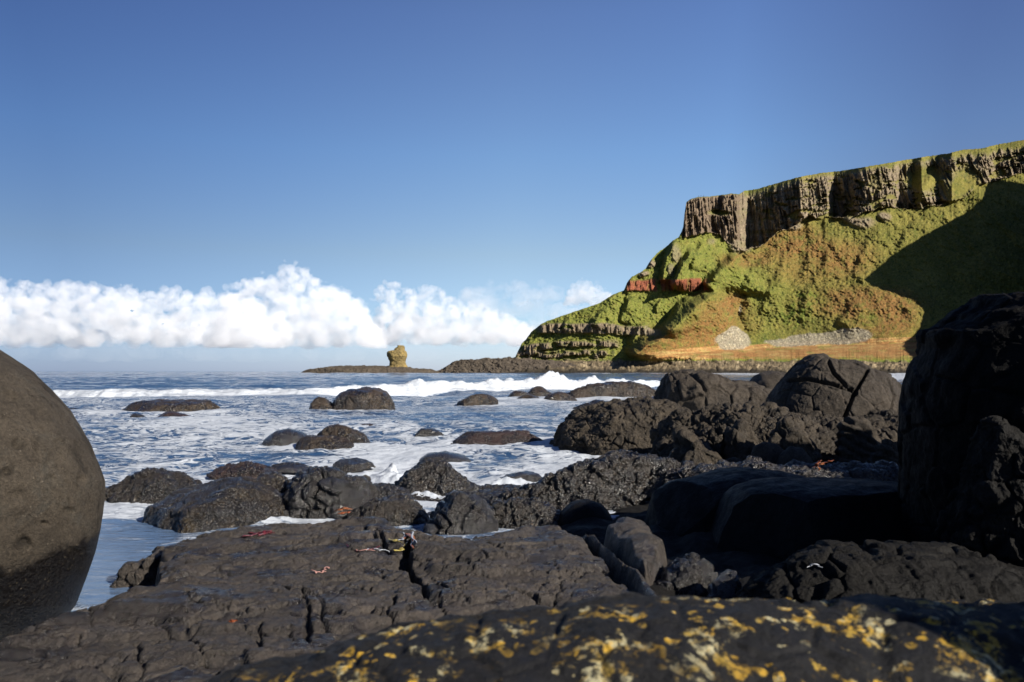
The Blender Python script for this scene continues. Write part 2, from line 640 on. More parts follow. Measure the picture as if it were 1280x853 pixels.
top_edge = sstep(0, 1, (PY - L4) / np.maximum(2.5, .16 * (L3 - L4)))      # the grass rolls over the lip of the cliff
capw = np.interp(LXS, [925, 960, 1050, 1120, 1200, 1290], [.8, 1.5, 2.8, 4.8, 9, 13]) * (1 + .8 * fbm(np.stack([LXS / 8, LXS * 0, LXS * 0 + 11], -1), 3))
cliff *= np.where(LXS > 930, np.minimum(top_edge, sstep(.4, 1.3, (PY - L4) / np.maximum(capw, .8))), sstep(0, 1.5, PY - L4))
grass_ledge = blob(1155, 224, 24, 16) + blob(1195, 240, 16, 14) * .8 + blob(1208, 224, 18, 15) * .9 + blob(899, 266, 13, 3) + blob(1095, 228, 10, 8) * .5
vsteps = fbm(np.stack([PXg / 17 + 4, PY / 7, PY * 0 + 2], -1), 5, .6)
rel_h = np.clip((PY - L4) / np.maximum(L3 - L4, 1), 0, 1)
ledges = sstep(.05, .17, vsteps + .22 * (rel_h - .55)) * sstep(930, 990, PXg)
cliff *= 1 - .85 * ledges
cliff *= 1 - np.clip(grass_ledge, 0, 1)
crag = np.clip(blob(1078, 279, 14, 6) + blob(1104, 272, 8, 6) + blob(1062, 275, 8, 4) * .7 + blob(925, 307, 12, 9) + blob(890, 302, 6, 4) * .5 + blob(845, 318, 5, 12) * .7 + blob(838, 338, 4, 8) * .7 + blob(806, 343, 6, 3) + blob(815, 330, 4, 5) + blob(990, 282, 10, 6), 0, 1)
rockm = np.clip(cliff + b_c1 + b_c2 + b_c3 + crag, 0, 1)
steep = np.clip(rockm + b_red, 0, 1)

# march inland row by row: the ground climbs at the slope of its cover
d = np.zeros_like(PY)
d[0] = d_sh
Z = np.zeros_like(PY)
Z[0] = PZ(PY[0], d[0])
tgrass = np.interp(LXS, [630, 700, 850, 950, 1400], [1.0, .85, .95, .8, .78])
for i in range(1, NR):
    k = (HY - PY[i]) / F
    if i <= nA:
        t = np.full_like(k, .16)
    elif i <= nB:
        t = np.interp(LXS, [630, 760, 900, 1400], [.5, .3, .16, .14])
    else:
        t = tgrass + steep[i] * 3.2
    t = np.maximum(t, k + .06)
    dn = (H - Z[i - 1] + t * d[i - 1]) / (t - k)
    d[i] = np.maximum(dn, d[i - 1] + .02)
    Z[i] = H + k * d[i]

def smooth_cols(A, w, n=2):
    k = np.ones(w) / w
    for _ in range(n):
        Ap = np.pad(A, ((0, 0), (w // 2, w // 2)), mode='edge')
        A = np.apply_along_axis(lambda r: np.convolve(r, k, 'valid'), 1, Ap)
    return A


d[nA:] = smooth_cols(d, 41)[nA:]
d = np.maximum.accumulate(d, axis=0)

# relief: folds and gullies that read at this distance
off = np.zeros_like(PY)


def fold(pts, amp, w, side=1, reach=60):
    """ground on one side of a line stands forward of the other; the step faces away from the sun"""
    global off
    dist, par = seg_dist(WX, WY, pts)
    pts = np.asarray(pts, float)
    sgn = np.ones_like(dist)
    xl = np.interp(WY, pts[:, 1], pts[:, 0]) if pts[0, 1] < pts[-1, 1] else np.interp(WY, pts[::-1, 1], pts[::-1, 0])
    s = (WX - xl) * side
    dist = np.where(s > 0, dist, -dist)
    endf = sstep(0, .18, par) * sstep(1, .85, par) * sstep(pts[:, 1].min() - 12, pts[:, 1].min() + 8, WY) * sstep(pts[:, 1].max() + 10, pts[:, 1].max() - 6, WY)
    step = sstep(-w, 0, dist) * np.exp(-np.maximum(dist, 0) / reach)
    off -= amp * step * endf


def gully(pts, amp, w):
    global off
    dist, par = seg_dist(WX, WY, pts)
    off += amp * np.exp(-(dist / w) ** 2)


fold([(906, 362), (884, 374), (860, 396), (832, 420), (800, 440), (785, 449)], 72, 17, reach=60)
fold([(868, 366), (852, 384), (840, 402), (828, 416)], 28, 8, reach=22)
fold([(868, 308), (857, 326), (848, 346), (840, 362)], 34, 8, reach=20)
fold([(846, 300), (838, 316), (832, 334), (826, 356)], 26, 8, reach=22)
fold([(925, 318), (908, 334), (893, 350), (882, 362)], 40, 12, reach=30)
fold([(905, 326), (898, 340), (890, 350)], 8, 6, reach=14)
fold([(745, 395), (738, 408), (732, 420)], 6, 4, reach=10)
fold([(827, 372), (820, 385), (822, 394)], 7, 4, reach=10)
fold([(808, 404), (797, 418), (788, 432)], 12, 9, reach=22)
fold([(975, 310), (955, 340), (946, 372)], 6, 14, reach=40)
fold([(1165, 214), (1158, 236), (1160, 258)], 30, 10, reach=25)
for gp, ga, gw in (([(1000, 296), (982, 330), (962, 372), (952, 398)], 7, 11), ([(1052, 290), (1034, 328), (1012, 366), (1000, 392)], 6, 10), ([(1100, 278), (1082, 316), (1062, 352)], 6, 9), ([(1150, 268), (1134, 296), (1120, 318)], 6, 8),
                   ([(960, 318), (940, 346), (930, 372)], 9, 9), ([(760, 385), (748, 396), (742, 410)], 8, 5), ([(790, 372), (782, 386), (776, 404)], 9, 5), ([(715, 396), (708, 404), (704, 416)], 6, 4),
                   ([(880, 300), (872, 318), (866, 340)], 12, 6), ([(1075, 372), (1060, 392), (1050, 408)], 5, 9)):
    fold(gp, ga, gw, reach=26)
gully([(927, 372), (924, 392), (917, 408)], 5, 5)
gully([(1010, 300), (990, 350), (975, 400)], 4, 9)
# the mound at the foot of the slope on the right
off -= 26 * blob(1120, 395, 62, 40, .7) + 8 * blob(1040, 398, 40, 30, .7)
# zig-zag plan of the cliff
cz = np.interp(LXS, [630, 852, 880, 886, 896, 906, 921, 935, 1001, 1020, 1034, 1042, 1060, 1082, 1100, 1117, 1124, 1140, 1152, 1160, 1172, 1190, 1235, 1245, 1300, 1420],
               [0, 0, -4, 3, 8, 0, 4, 62, -10, -4, 2, 36, 26, -3, -6, 0, 30, 24, 2, 22, 26, -6, 0, 14, 0, 0])
fade = np.clip(1 - (PY - L3) / 30, 0, 1) * (PY > L2)
fade = np.where(PY < L3, 1, fade)
off += 1.55 * cz * fade * sstep(852, 858, LXS)
P3 = np.stack([PX(PXg, d), d, Z], -1)
nz = fbm(P3 / 55, 5)
veg = 1 - steep
beach = np.zeros_like(PY)
beach[:nA + 1] = 1
slope_w = np.zeros_like(PY)
slope_w[nB:nC] = 1
slope_w *= np.clip(np.linspace(0, 1, NR)[:, None] * 8 - .9, 0, 1)
off += slope_w * veg * (11 * nz + 4.2 * fbm(P3 / 10, 4, .65) + 3.0 * fbm(P3 / 3.0, 2) + 5 * fbm(np.stack([P3[..., 0] / 16, P3[..., 2] / 60, P3[..., 0] * 0], -1), 3))
# basalt columns: narrow upright ribs broken into tiers
colp = np.stack([P3[..., 0] / 4.6 + .15 * P3[..., 1] / 4.6 + .25 * fbm(P3 / 20, 2), P3[..., 2] / 34, P3[..., 0] * 0 + 2], -1)
f1, f2, cid = voronoi(colp)
ribs = (f2 - f1)
tier = fbm(np.stack([P3[..., 0] / 14, P3[..., 2] / 16, P3[..., 0] * 0], -1), 4)
colh = fbm(np.stack([P3[..., 0] / 10, P3[..., 2] / 45, P3[..., 0] * 0 + 5], -1), 4, .6, ridge=True)
off -= cliff * (10.0 * (cid - .5) + 3.0 * np.clip(ribs, 0, .6) + 11 * colh + 8 * tier) - cliff * (-5.5) * sstep(.16, .0, ribs)
scol = np.stack([P3[..., 0] / 3.6, P3[..., 2] / 16, P3[..., 0] * 0 + 8], -1)
g1, g2, gid = voronoi(scol)
scolr = fbm(np.stack([P3[..., 0] / 7, P3[..., 2] / 30, P3[..., 0] * 0 + 8], -1), 4, .6, ridge=True)
small = np.clip(b_c1 + b_c2 + b_c3 + b_red * .7, 0, 1)
off -= small * (4.5 * (gid - .5) + 6 * scolr + 3)
off -= crag * (1 - cliff) * (7 * fbm(P3 / 9, 4, .6, ridge=True) + 3)
off -= beach * (1.5 * fbm(P3 / 4, 4, .7)) * sstep(0, 4, np.arange(NR))[:, None]
ridge_lock = sstep(0, 3.0, PY - L4) * .85 + .15
dd = d + off * np.where(PXg < 856, ridge_lock, 1)
V = np.stack([PX(PXg, dd), dd, H + (HY - PY) / F * dd], -1)
bz = np.zeros_like(PY)
bq = P3[1:nA + 1] * np.array([1, 1, 0])
b1_, b2_, bid = voronoi(bq / 4.5)
bz[1:nA + 1] = (1.6 * np.abs(fbm(bq / 16, 3)) + 2.4 * bid * sstep(.75, .2, b1_)) * sstep(-1, 3, np.arange(nA)[:, None])
bidg = np.zeros_like(PY)
bidg[1:nA + 1] = bid
V[..., 2] += bz
# behind the ridge: the plateau, or the far side of the nose sinking back into the sea
back = []
last = V[-1]
for s in (4, 12, 30, 60, 110, 180, 260):
    q = last.copy()
    q[:, 1] += s
    nose = sstep(870, 845, LXS)
    q[:, 0] += s * PX(LXS, 1)
    q[:, 2] = last[:, 2] * (1 - nose * min(1, s / 180.)) + (1 - nose) * (s * (last[:, 2] - H) / last[:, 1] * .9 - .004 * s) - nose * s * .03
    back.append(q)
Vall = np.concatenate([V, np.array(back)], 0)

# ---- cover
pn = np.stack([PXg, PY, PY * 0], -1)
n1 = fbm(pn / 26 + 3, 5, .6)
n2 = fbm(pn / 7 + 9, 4, .6)
n3 = fbm(pn / 2.2 + 5, 3, .6)


def C(*a):
    return np.array(a, float)


def lay(col, m, c):
    m = np.clip(m, 0, 1)[..., None]
    return col * (1 - m) + np.asarray(c) * m


col = np.zeros(PY.shape + (3,)) + C(.100, .096, .024)
col = lay(col, sstep(-.2, .3, n1 + .4 * n2), C(.150, .132, .036))
col = lay(col, sstep(1000, 930, WX + 20 * n1) * sstep(-.3, .2, n2 + .2) * .75, C(.116, .134, .030))        # fresher grass on the nose
col = lay(col, sstep(.05, .4, n2) * .7, C(.042, .060, .014))
rust = blob(985, 300, 45, 20) * .8 + blob(930, 325, 30, 10) * .8 + blob(1075, 378, 70, 18) * .95 + blob(1105, 400, 40, 22) + blob(905, 400, 40, 30) * .85 + blob(862, 425, 55, 18) * .95 + blob(825, 440, 40, 8) \
    + blob(1020, 330, 60, 25) * .5 + blob(1060, 320, 40, 20) * .45 + blob(920, 380, 14, 12) * .7 + blob(800, 357, 10, 3) * .2
col = lay(col, np.clip(rust, 0, 1) * sstep(-.45, .25, n2 + .5 * n1 + .12), C(.150, .080, .030))
col = lay(col, np.clip(rust, 0, 1) * sstep(.0, .4, n3) * .5, C(.095, .055, .024))
green2 = blob(995, 395, 20, 14) + blob(1010, 375, 24, 10) + blob(930, 400, 12, 30) * .5 + blob(1085, 400, 14, 10)
col = lay(col, np.clip(green2, 0, 1) * sstep(-.2, .2, n2) * .7, C(.075, .115, .018))
col = lay(col, sstep(.22, .45, n3) * .55, C(.16, .15, .04))
col = lay(col, sstep(.12, .40, fbm(pn / 3.1 + 20, 3)) * .75, C(.03, .042, .012))
col = lay(col, sstep(.2, .4, fbm(pn / 1.6 + 33, 2)) * .6, C(.20, .17, .07))
# grass strip by the shore
strip = np.zeros_like(PY)
strip[nA:nB + 8] = 1
strip *= sstep(780, 850, WX)
col = lay(col, strip, C(.25, .135, .058))
pst = fbm(np.stack([PXg / 34, PY / 2.2, PY * 0 + 4], -1), 4, .65)
col = lay(col, strip * sstep(-.05, .25, pst), C(.29, .205, .09))
col = lay(col, strip * sstep(.05, .3, -pst) * .7, C(.17, .085, .035))
col = lay(col, strip * sstep(.15, .3, fbm(np.stack([PXg / 20, PY / 2.0, PY * 0 + 14], -1), 3)) * .6, C(.13, .15, .04))
vg = np.zeros_like(PY)
vg[nA:nB] = np.linspace(1, 0, nB - nA)[:, None]
col = lay(col, vg * sstep(.35, .75, vg + .35 * n1) * sstep(.6, 1., vg + .3 * n2), C(.13, .17, .03))
# scree
scree = np.clip(blob(917, 424, 22, 17, .35) * sstep(-2, 4, (WY - 412) - np.abs(WX - 917) * .6 + 6) + blob(985, 424, 34, 11, .35) * sstep(0, 6, WY - 422 + (WX - 985) * .22 + 4) + blob(1042, 419, 48, 12, .3) * sstep(-4, 3, WY - 428 + (WX - 985) * .2 + 2) + blob(925, 388, 2.5, 9) * .5, 0, 1)
scree *= sstep(L2 + 2, L2 - 2, PY)
scree = .88 * sstep(.32, .68, scree + .35 * n2 + .25 * n3)
rc = np.broadcast_to(C(.17, .14, .11), col.shape) * (0.75 + .7 * np.clip(n3[..., None] + .3, 0, 1))
rc = rc * np.array([1.0, .97, .93]) * (1 + .25 * (cid[..., None] - .5))
rc = lay(rc, sstep(.05, .35, n2) * .55, C(.17, .155, .11))
rc = lay(rc, (PXg < 925) * (PY < 300) * .6, C(.11, .078, .062))
rc = lay(rc, (PXg < 800) * .5, C(.11, .085, .065))
col = lay(col, scree, C(.20, .178, .145))
col = lay(col, scree * sstep(.1, .35, n3), C(.11, .1, .085))
col = lay(col, scree * sstep(.15, .4, -n3), C(.38, .34, .28))
moss = sstep(.12, .4, fbm(np.stack([PXg / 6, PY / 4, PY * 0 + 6], -1), 4, .6) - .02)
col = lay(col, rockm * (1 - .75 * moss * (cliff < .5) - .8 * np.clip(moss + .6 * sstep(.0, .2, vsteps - .05), 0, 1) * sstep(900, 960, PXg) * (cliff >= .5)), 0 * rc + rc)
col = lay(col, b_red * .95, C(.18, .058, .038))
col = lay(col, b_red * sstep(.1, .35, n3), C(.10, .04, .03))
bc = np.zeros(PY.shape + (3,)) + C(.16, .125, .085)
bc = lay(bc, sstep(-.1, .2, n3), C(.08, .065, .048))
bc = bc * (.6 + .9 * bidg[..., None])
bc = lay(bc, sstep(.25, .4, n2 + n3 * .6), C(.36, .29, .2))
rowi = np.arange(NR)[:, None] + 0 * PXg
bc = lay(bc, sstep(5, 2, rowi + 2.5 * n2), C(.03, .026, .022))
bc = lay(bc, blob(668, 459, 20, 5) + sstep(720, 640, WX) * .4, C(.05, .042, .034))
bm = sstep(nA + 1, nA - 1.5, rowi + 2 * n2)
col = lay(col, bm, 0 * bc + bc)
cb = np.repeat(col[-1:], 7, 0)
cb[:] = C(.07, .08, .018)
ctop = np.concatenate([col, cb], 0)

hm, t, bs = new_mat('headland ground')
at = t.node('ShaderNodeVertexColor', layer_name='Cover')
co = obj_coords(t)
nA_ = t.noise(co, .9, 4, .7)
nB_ = t.noise(co, .28, 4, .65)
cc = t.mix(t.ramp(nA_, .3, .7), at.outputs[0], t.mix(.55, at.outputs[0], (.0, .0, .0)))
cc = t.mix(t.ramp(nB_, .45, .75, 0, .5), cc, t.mix(1.0, at.outputs[0], (1.45, 1.4, 1.2), 'MULTIPLY'))
t.put(bs.inputs['Base Color'], cc)
bs.inputs['Roughness'].default_value = .95
bs.inputs['Specular IOR Level'].default_value = .1
t.put(bs.inputs['Normal'], t.bump(t.math('ADD', nA_, nB_), .55, 1.6))
ctop = np.clip(ctop * np.array([1.42, 1.41, 1.28]), 0, .6)
hl = mesh_from('hill', Vall.astype(np.float32), grid_faces(*Vall.shape[:2]), hm, origin=(250, 520, 0))
add_attr(hl, 'Cover', ctop.reshape(-1, 3))
tag(hl, 'green and rust headland with columnar basalt cliffs above a boulder shore', None, None, 'structure')


def terr(px, py):
    """point of the headland seen at a picture position"""
    j = int(np.argmin(np.abs(LXS - px)))
    i = int(np.argmin(np.abs(PY[:, j] - py)))
    return V[i, j]


# ---- the next spur along the coast, out of frame on the right, whose shade falls across the slope
edge = [(1278, 182), (1262, 196), (1245, 212), (1227, 250), (1205, 268), (1170, 286), (1126, 312), (1095, 336), (1079, 350), (1100, 362), (1128, 366), (1143, 376), (1155, 390), (1150, 405), (1140, 422), (1128, 436)]
crest = []
for ex, ey in edge:
    p = terr(ex, ey).astype(float)
    # follow the ray to the sun until it has left the frame: x = .78 y
    k = (0.80 * p[1] - p[0]) / (TO_SUN[0] - 0.80 * TO_SUN[1])
    crest.append(p + TO_SUN * k)
crest = np.array(crest)
cr = crest[np.argsort(crest[:, 1])]
cr[:, 2] = np.maximum.accumulate(cr[:, 2])
yy = np.linspace(405, 900, 200)
zz = np.interp(yy, np.concatenate([[405, 415], cr[:, 1], [900]]), np.concatenate([[2, 40], cr[:, 2], [300]]))
zz = zz + 2.5 * fbm(np.stack([yy / 12, yy * 0, yy * 0], -1), 4)
SV = []
for a, hgt in ((-2, 0.), (-1.2, .35), (-.7, .7), (0, 1.), (14, .985), (50, .9), (120, .6), (260, .25), (420, -.02)):
    SV.append(np.stack([.80 * yy + a + (3 * perlin(np.stack([yy / 15, yy * 0 + a, yy * 0], -1)) if a < -.1 else 0), yy - a * .25 * (a > 0), zz * hgt], -1))
SV = np.array(SV)
so_ = mesh_from('hill', SV.astype(np.float32), grid_faces(*SV.shape[:2]), hm, origin=(400, 600, 0))
add_attr(so_, 'Cover', np.zeros((SV.shape[0] * SV.shape[1], 3)) + np.array([.07, .075, .02]))
tag(so_, 'grassy cliff spur running on along the coast outside the picture', None, None, 'structure')
# ---------------------------------------------------------------- rock builders
FOAM_ROCKS = []      # where rocks stand in the water: x, y, half width, half depth

def displace(V, N, size, kind, seed, amp=1.0):
    """relief along the normals; V in metres, size = typical height of the rock"""
    P = V + seed * 7.31
    s = size
    if kind == 'smooth':
        h = .10 * s * fbm(P / (1.1 * s), 4, .45) + .012 * s * fbm(P / (.16 * s), 4, .6)
    elif kind == 'round':
        h = .16 * s * fbm(P / (.9 * s), 4, .5) + .03 * s * fbm(P / (.2 * s), 4, .6)
    elif kind == 'rough':
        f1, f2, cid = voronoi(P / (.45 * s))
        h = .16 * s * fbm(P / (.7 * s), 5, .55) + .10 * s * (cid - .5) * sstep(0, .25, f2 - f1) - .05 * s * sstep(.12, 0, f2 - f1) + .05 * s * fbm(P / (.18 * s), 4, .6, ridge=True)
    elif kind == 'craggy':
        f1, f2, cid = voronoi(P / (.33 * s) * np.array([1, 1, 1.3]))
        h = .2 * s * fbm(P / (.8 * s), 6, .58) + .16 * s * (cid - .5) * sstep(0, .2, f2 - f1) - .07 * s * sstep(.14, 0, f2 - f1) + .08 * s * fbm(P / (.22 * s), 5, .62, ridge=True)
    elif kind == 'lumpy':
        W = .12 * s * np.stack([fbm(P / (.3 * s) + 11, 3), fbm(P / (.3 * s) + 23, 3), fbm(P / (.3 * s) + 37, 3)], -1)
        f1, f2, cid = voronoi((P + W) / (.36 * s) * np.array([1, 1, 1.2]))
        g1, g2, gid = voronoi((P + W) / (.12 * s) + 3)
        h = .22 * s * fbm(P / (.9 * s), 5, .55) + .17 * s * (cid - .5) * sstep(0, .3, f2 - f1) + .10 * s * (.6 - f1) - .05 * s * sstep(.1, 0, f2 - f1) \
            + .05 * s * (gid - .5) * sstep(0, .3, g2 - g1) + .07 * s * fbm(P / (.2 * s), 5, .65, ridge=True)
    elif kind == 'mussel':
        g1, g2, gid = voronoi(P / .075)
        h = .2 * s * fbm(P / (.8 * s), 5, .58) + .026 * (.6 - g1) + .02 * (gid - .5) + .06 * s * fbm(P / (.2 * s), 4, .6, ridge=True)
    elif kind == 'strata':
        Q = P * np.array([.5, 1.0, 1.0])
        tilt = P[..., 2] * .9 + P[..., 0] * .55 + .1 * s * fbm(P / (.5 * s), 3)
        w = np.abs(((tilt / (.16 * s)) % 1) - .5) * 2
        h = .18 * s * fbm(Q / (.6 * s), 5, .55) + .10 * s * (w ** .6 - .5) + .05 * s * fbm(P / (.15 * s), 4, .6, ridge=True)
    else:
        h = 0
    return V + N * (np.asarray(h) * amp)[..., None]


def chip(V, n, seed, depth, centre, ext):
    """shear n flat faces off a rock, as breaks along joints leave them"""
    rg = np.random.default_rng(seed)
    for _ in range(n):
        a = rg.normal(size=3)
        a[2] = abs(a[2]) * .7
        a /= np.linalg.norm(a)
        q = (V - centre) / ext
        p = q @ a
        c = np.quantile(p, 1 - depth * rg.uniform(.4, 1))
        V = V - (np.maximum(0, p - c)[..., None] * a) * ext * .92
    return V


def loaf(prof, dist, base, depth, mat, label, kind='rough', seed=1, e=2.3, nx=None, na=None, amp=1.0, chips=0, chipd=.12, name='rock', cat='rock', group=None, lean=0.0, skew=0.0, dist2=None, rel=None, grooves=()):
    """a rock from its skyline: prof is the top outline (picture px, py) at distance dist, sitting on height base, depth metres front to back (half)"""
    prof = np.array(prof, float)
    wpx = prof[-1, 0] - prof[0, 0]
    nx = nx or int(np.clip(wpx * 1.1, 40, 420))
    na = na or int(np.clip(nx * .7, 36, 240))
    u = .5 - .5 * np.cos(np.linspace(.02, np.pi - .02, nx))
    u = .5 * u + .5 * np.linspace(.003, .997, nx)
    px = prof[0, 0] + wpx * u
    dd = dist if dist2 is None else dist + (dist2 - dist) * u
    X = PX(px, dd)
    T = PZ(np.interp(px, prof[:, 0], prof[:, 1]), dd)
    kk = np.array([.25, .5, .25])
    for _ in range(2):
        T[1:-1] = np.convolve(T, kk, 'valid')
    sz = max(float(T.max() - base), .1)
    wid = float(X[-1] - X[0])
    if kind not in ('smooth', 'round') or base < 0 and dist > 9:
        q = np.stack([X / (.5 * sz), X * 0 + seed, X * 0], -1)
        T = T + .16 * sz * fbm(q, 4, .6) * amp
    T = np.maximum(T, base + .02)
    env = np.clip(1 - np.abs(2 * u - 1) ** 2.6, 0, 1) ** .6
    phi = np.linspace(-.10, np.pi + .10, na)
    c, s = np.cos(phi), np.sin(phi)
    yy = -np.sign(c) * np.abs(c) ** (2 / e)
    zz = np.sign(s) * np.abs(s) ** (2 / e)
    V = np.zeros((nx, na, 3))
    V[..., 0] = X[:, None] + skew * yy[None, :] * depth * env[:, None]
    V[..., 1] = np.broadcast_to(np.asarray(dd).reshape(-1, 1), (nx, 1)) + yy[None, :] * (depth * (.12 + .88 * env))[:, None]
    V[..., 2] = base + zz[None, :] * (T - base)[:, None]
    V[..., 1] += lean * (V[..., 2] - base)
    if kind not in ('smooth', 'round'):
        q = V / (.32 * wid) + seed * 3.3
        V[..., 1] += .30 * min(depth, wid * .3) * fbm(q, 4, .55) * amp
        V[..., 0] += .10 * wid * fbm(q + 9, 3) * env[:, None] * amp * .6
    size = float(T.max() - base)
    if kind in ('rough', 'craggy', 'mussel', 'lumpy', 'strata'):
        if not chips:
            chips, chipd = 9, .2
        amp = amp * 1.25
    if chips:
        ctr = np.array([X.mean(), np.mean(dd), base + size * .3])
        ext = np.array([(X.max() - X.min()) / 2, depth, size])
        V = chip(V, chips, seed, chipd, ctr, ext)
    N = grid_normals(V)
    ref = V - np.array([X.mean(), np.mean(dd), base - .5])
    if np.mean((N * ref).sum(-1)) < 0:
        N = -N
    V = displace(V, N, rel or max(size, .12), kind, seed, amp)
    for pl, wpx_, dp in grooves:
        dg_, _ = seg_dist(CX + F * V[..., 0] / V[..., 1], HY - F * (V[..., 2] - H) / V[..., 1], pl)
        V = V - N * (dp * sstep(1, .2, dg_ / wpx_))[..., None]
    if base < 0:
        FOAM_ROCKS.append((float(X.mean()), float(np.mean(dd)), float(X.max() - X.min()) / 2, depth))
    o = mesh_from(name, V, grid_faces(nx, na)[:, ::-1], mat, origin=(float(X.mean()), float(np.mean(dd)), base))
    return tag(o, label, cat, group)


def stack_rock(left, right, dist, depth, mat, label, kind='rough', seed=1, e=2.4, nz=200, na=240, amp=1.0, chips=0, chipd=.1, name='rock', cat='rock', group=None, yoff=None, turn=0.0, rel=None, true=False, dents=()):
    """a rock from its left and right outlines (py -> px), ringed level by level"""
    left, right = np.array(left, float), np.array(right, float)
    y0 = max(left[0, 1], right[0, 1])
    y1 = max(left[-1, 1], right[-1, 1])
    v = np.linspace(0, 1, nz)
    v = v ** .5 if False else v
    py = y0 + (y1 - y0) * (1 - np.cos(v * np.pi / 2)) ** 1.0
    lx = np.interp(py, left[:, 1], left[:, 0])
    rx = np.interp(py, right[:, 1], right[:, 0])
    Zr = PZ(py, dist)
    cx = PX((lx + rx) / 2, dist)
    hw = PX(rx, dist) / 2 - PX(lx, dist) / 2
    th = np.linspace(0, 2 * np.pi, na, endpoint=False)
    c, s = np.cos(th), np.sin(th)
    ex = np.sign(c) * np.abs(c) ** (2 / e)
    ey = np.sign(s) * np.abs(s) ** (2 / e)
    wy = depth * (hw / hw.max()) ** .8
    if turn:
        a = turn
        ex, ey2 = ex, ey + a * ex
        ey = ey2
    V = np.zeros((nz, na, 3))
    V[..., 0] = cx[:, None] + ex[None] * hw[:, None]
    V[..., 1] = dist + ey[None] * wy[:, None] + (0 if yoff is None else np.interp(py, *zip(*yoff))[:, None])
    V[..., 2] = Zr[:, None]
    if true:      # outline as seen from the viewpoint: set each point at its own depth
        V[..., 0] *= V[..., 1] / dist
        V[..., 2] = H + (V[..., 2] - H) * V[..., 1] / dist
    size = float(Zr.max() - Zr.min())
    if chips:
        V = chip(V, chips, seed, chipd, np.array([cx.mean(), dist, Zr.min() + size * .4]), np.array([hw.max(), depth, size / 2]))
    N = grid_normals(V, True)
    ref = V - np.array([cx.mean(), dist, Zr.mean()])
    if np.mean((N * ref).sum(-1)) < 0:
        N = -N
    for (a, b, r_, dp) in dents:      # hollows and scars: picture place, radius in px, depth in m
        u_ = CX + F * V[..., 0] / V[..., 1]
        v_ = HY - F * (V[..., 2] - H) / V[..., 1]
        q_ = np.hypot((u_ - a) / r_, (v_ - b) / (r_ * .8)) + .5 * fbm(V / .12 + a, 3)
        V = V - N * (dp * sstep(1, .3, q_) * (N[..., 1] < .2))[..., None]
    V = displace(V, N, rel or size, kind, seed, amp)
    cap = np.concatenate([V.reshape(-1, 3), V[0].mean(0)[None]])
    f = grid_faces(nz, na, True)
    k = np.arange(na)
    capf = np.stack([k, (k + 1) % na, np.full(na, nz * na), np.full(na, nz * na)], -1)
    o = mesh_from(name, cap, f, mat, origin=(float(cx.mean()), float(dist), float(Zr.min())))
    return tag(o, label, cat, group)


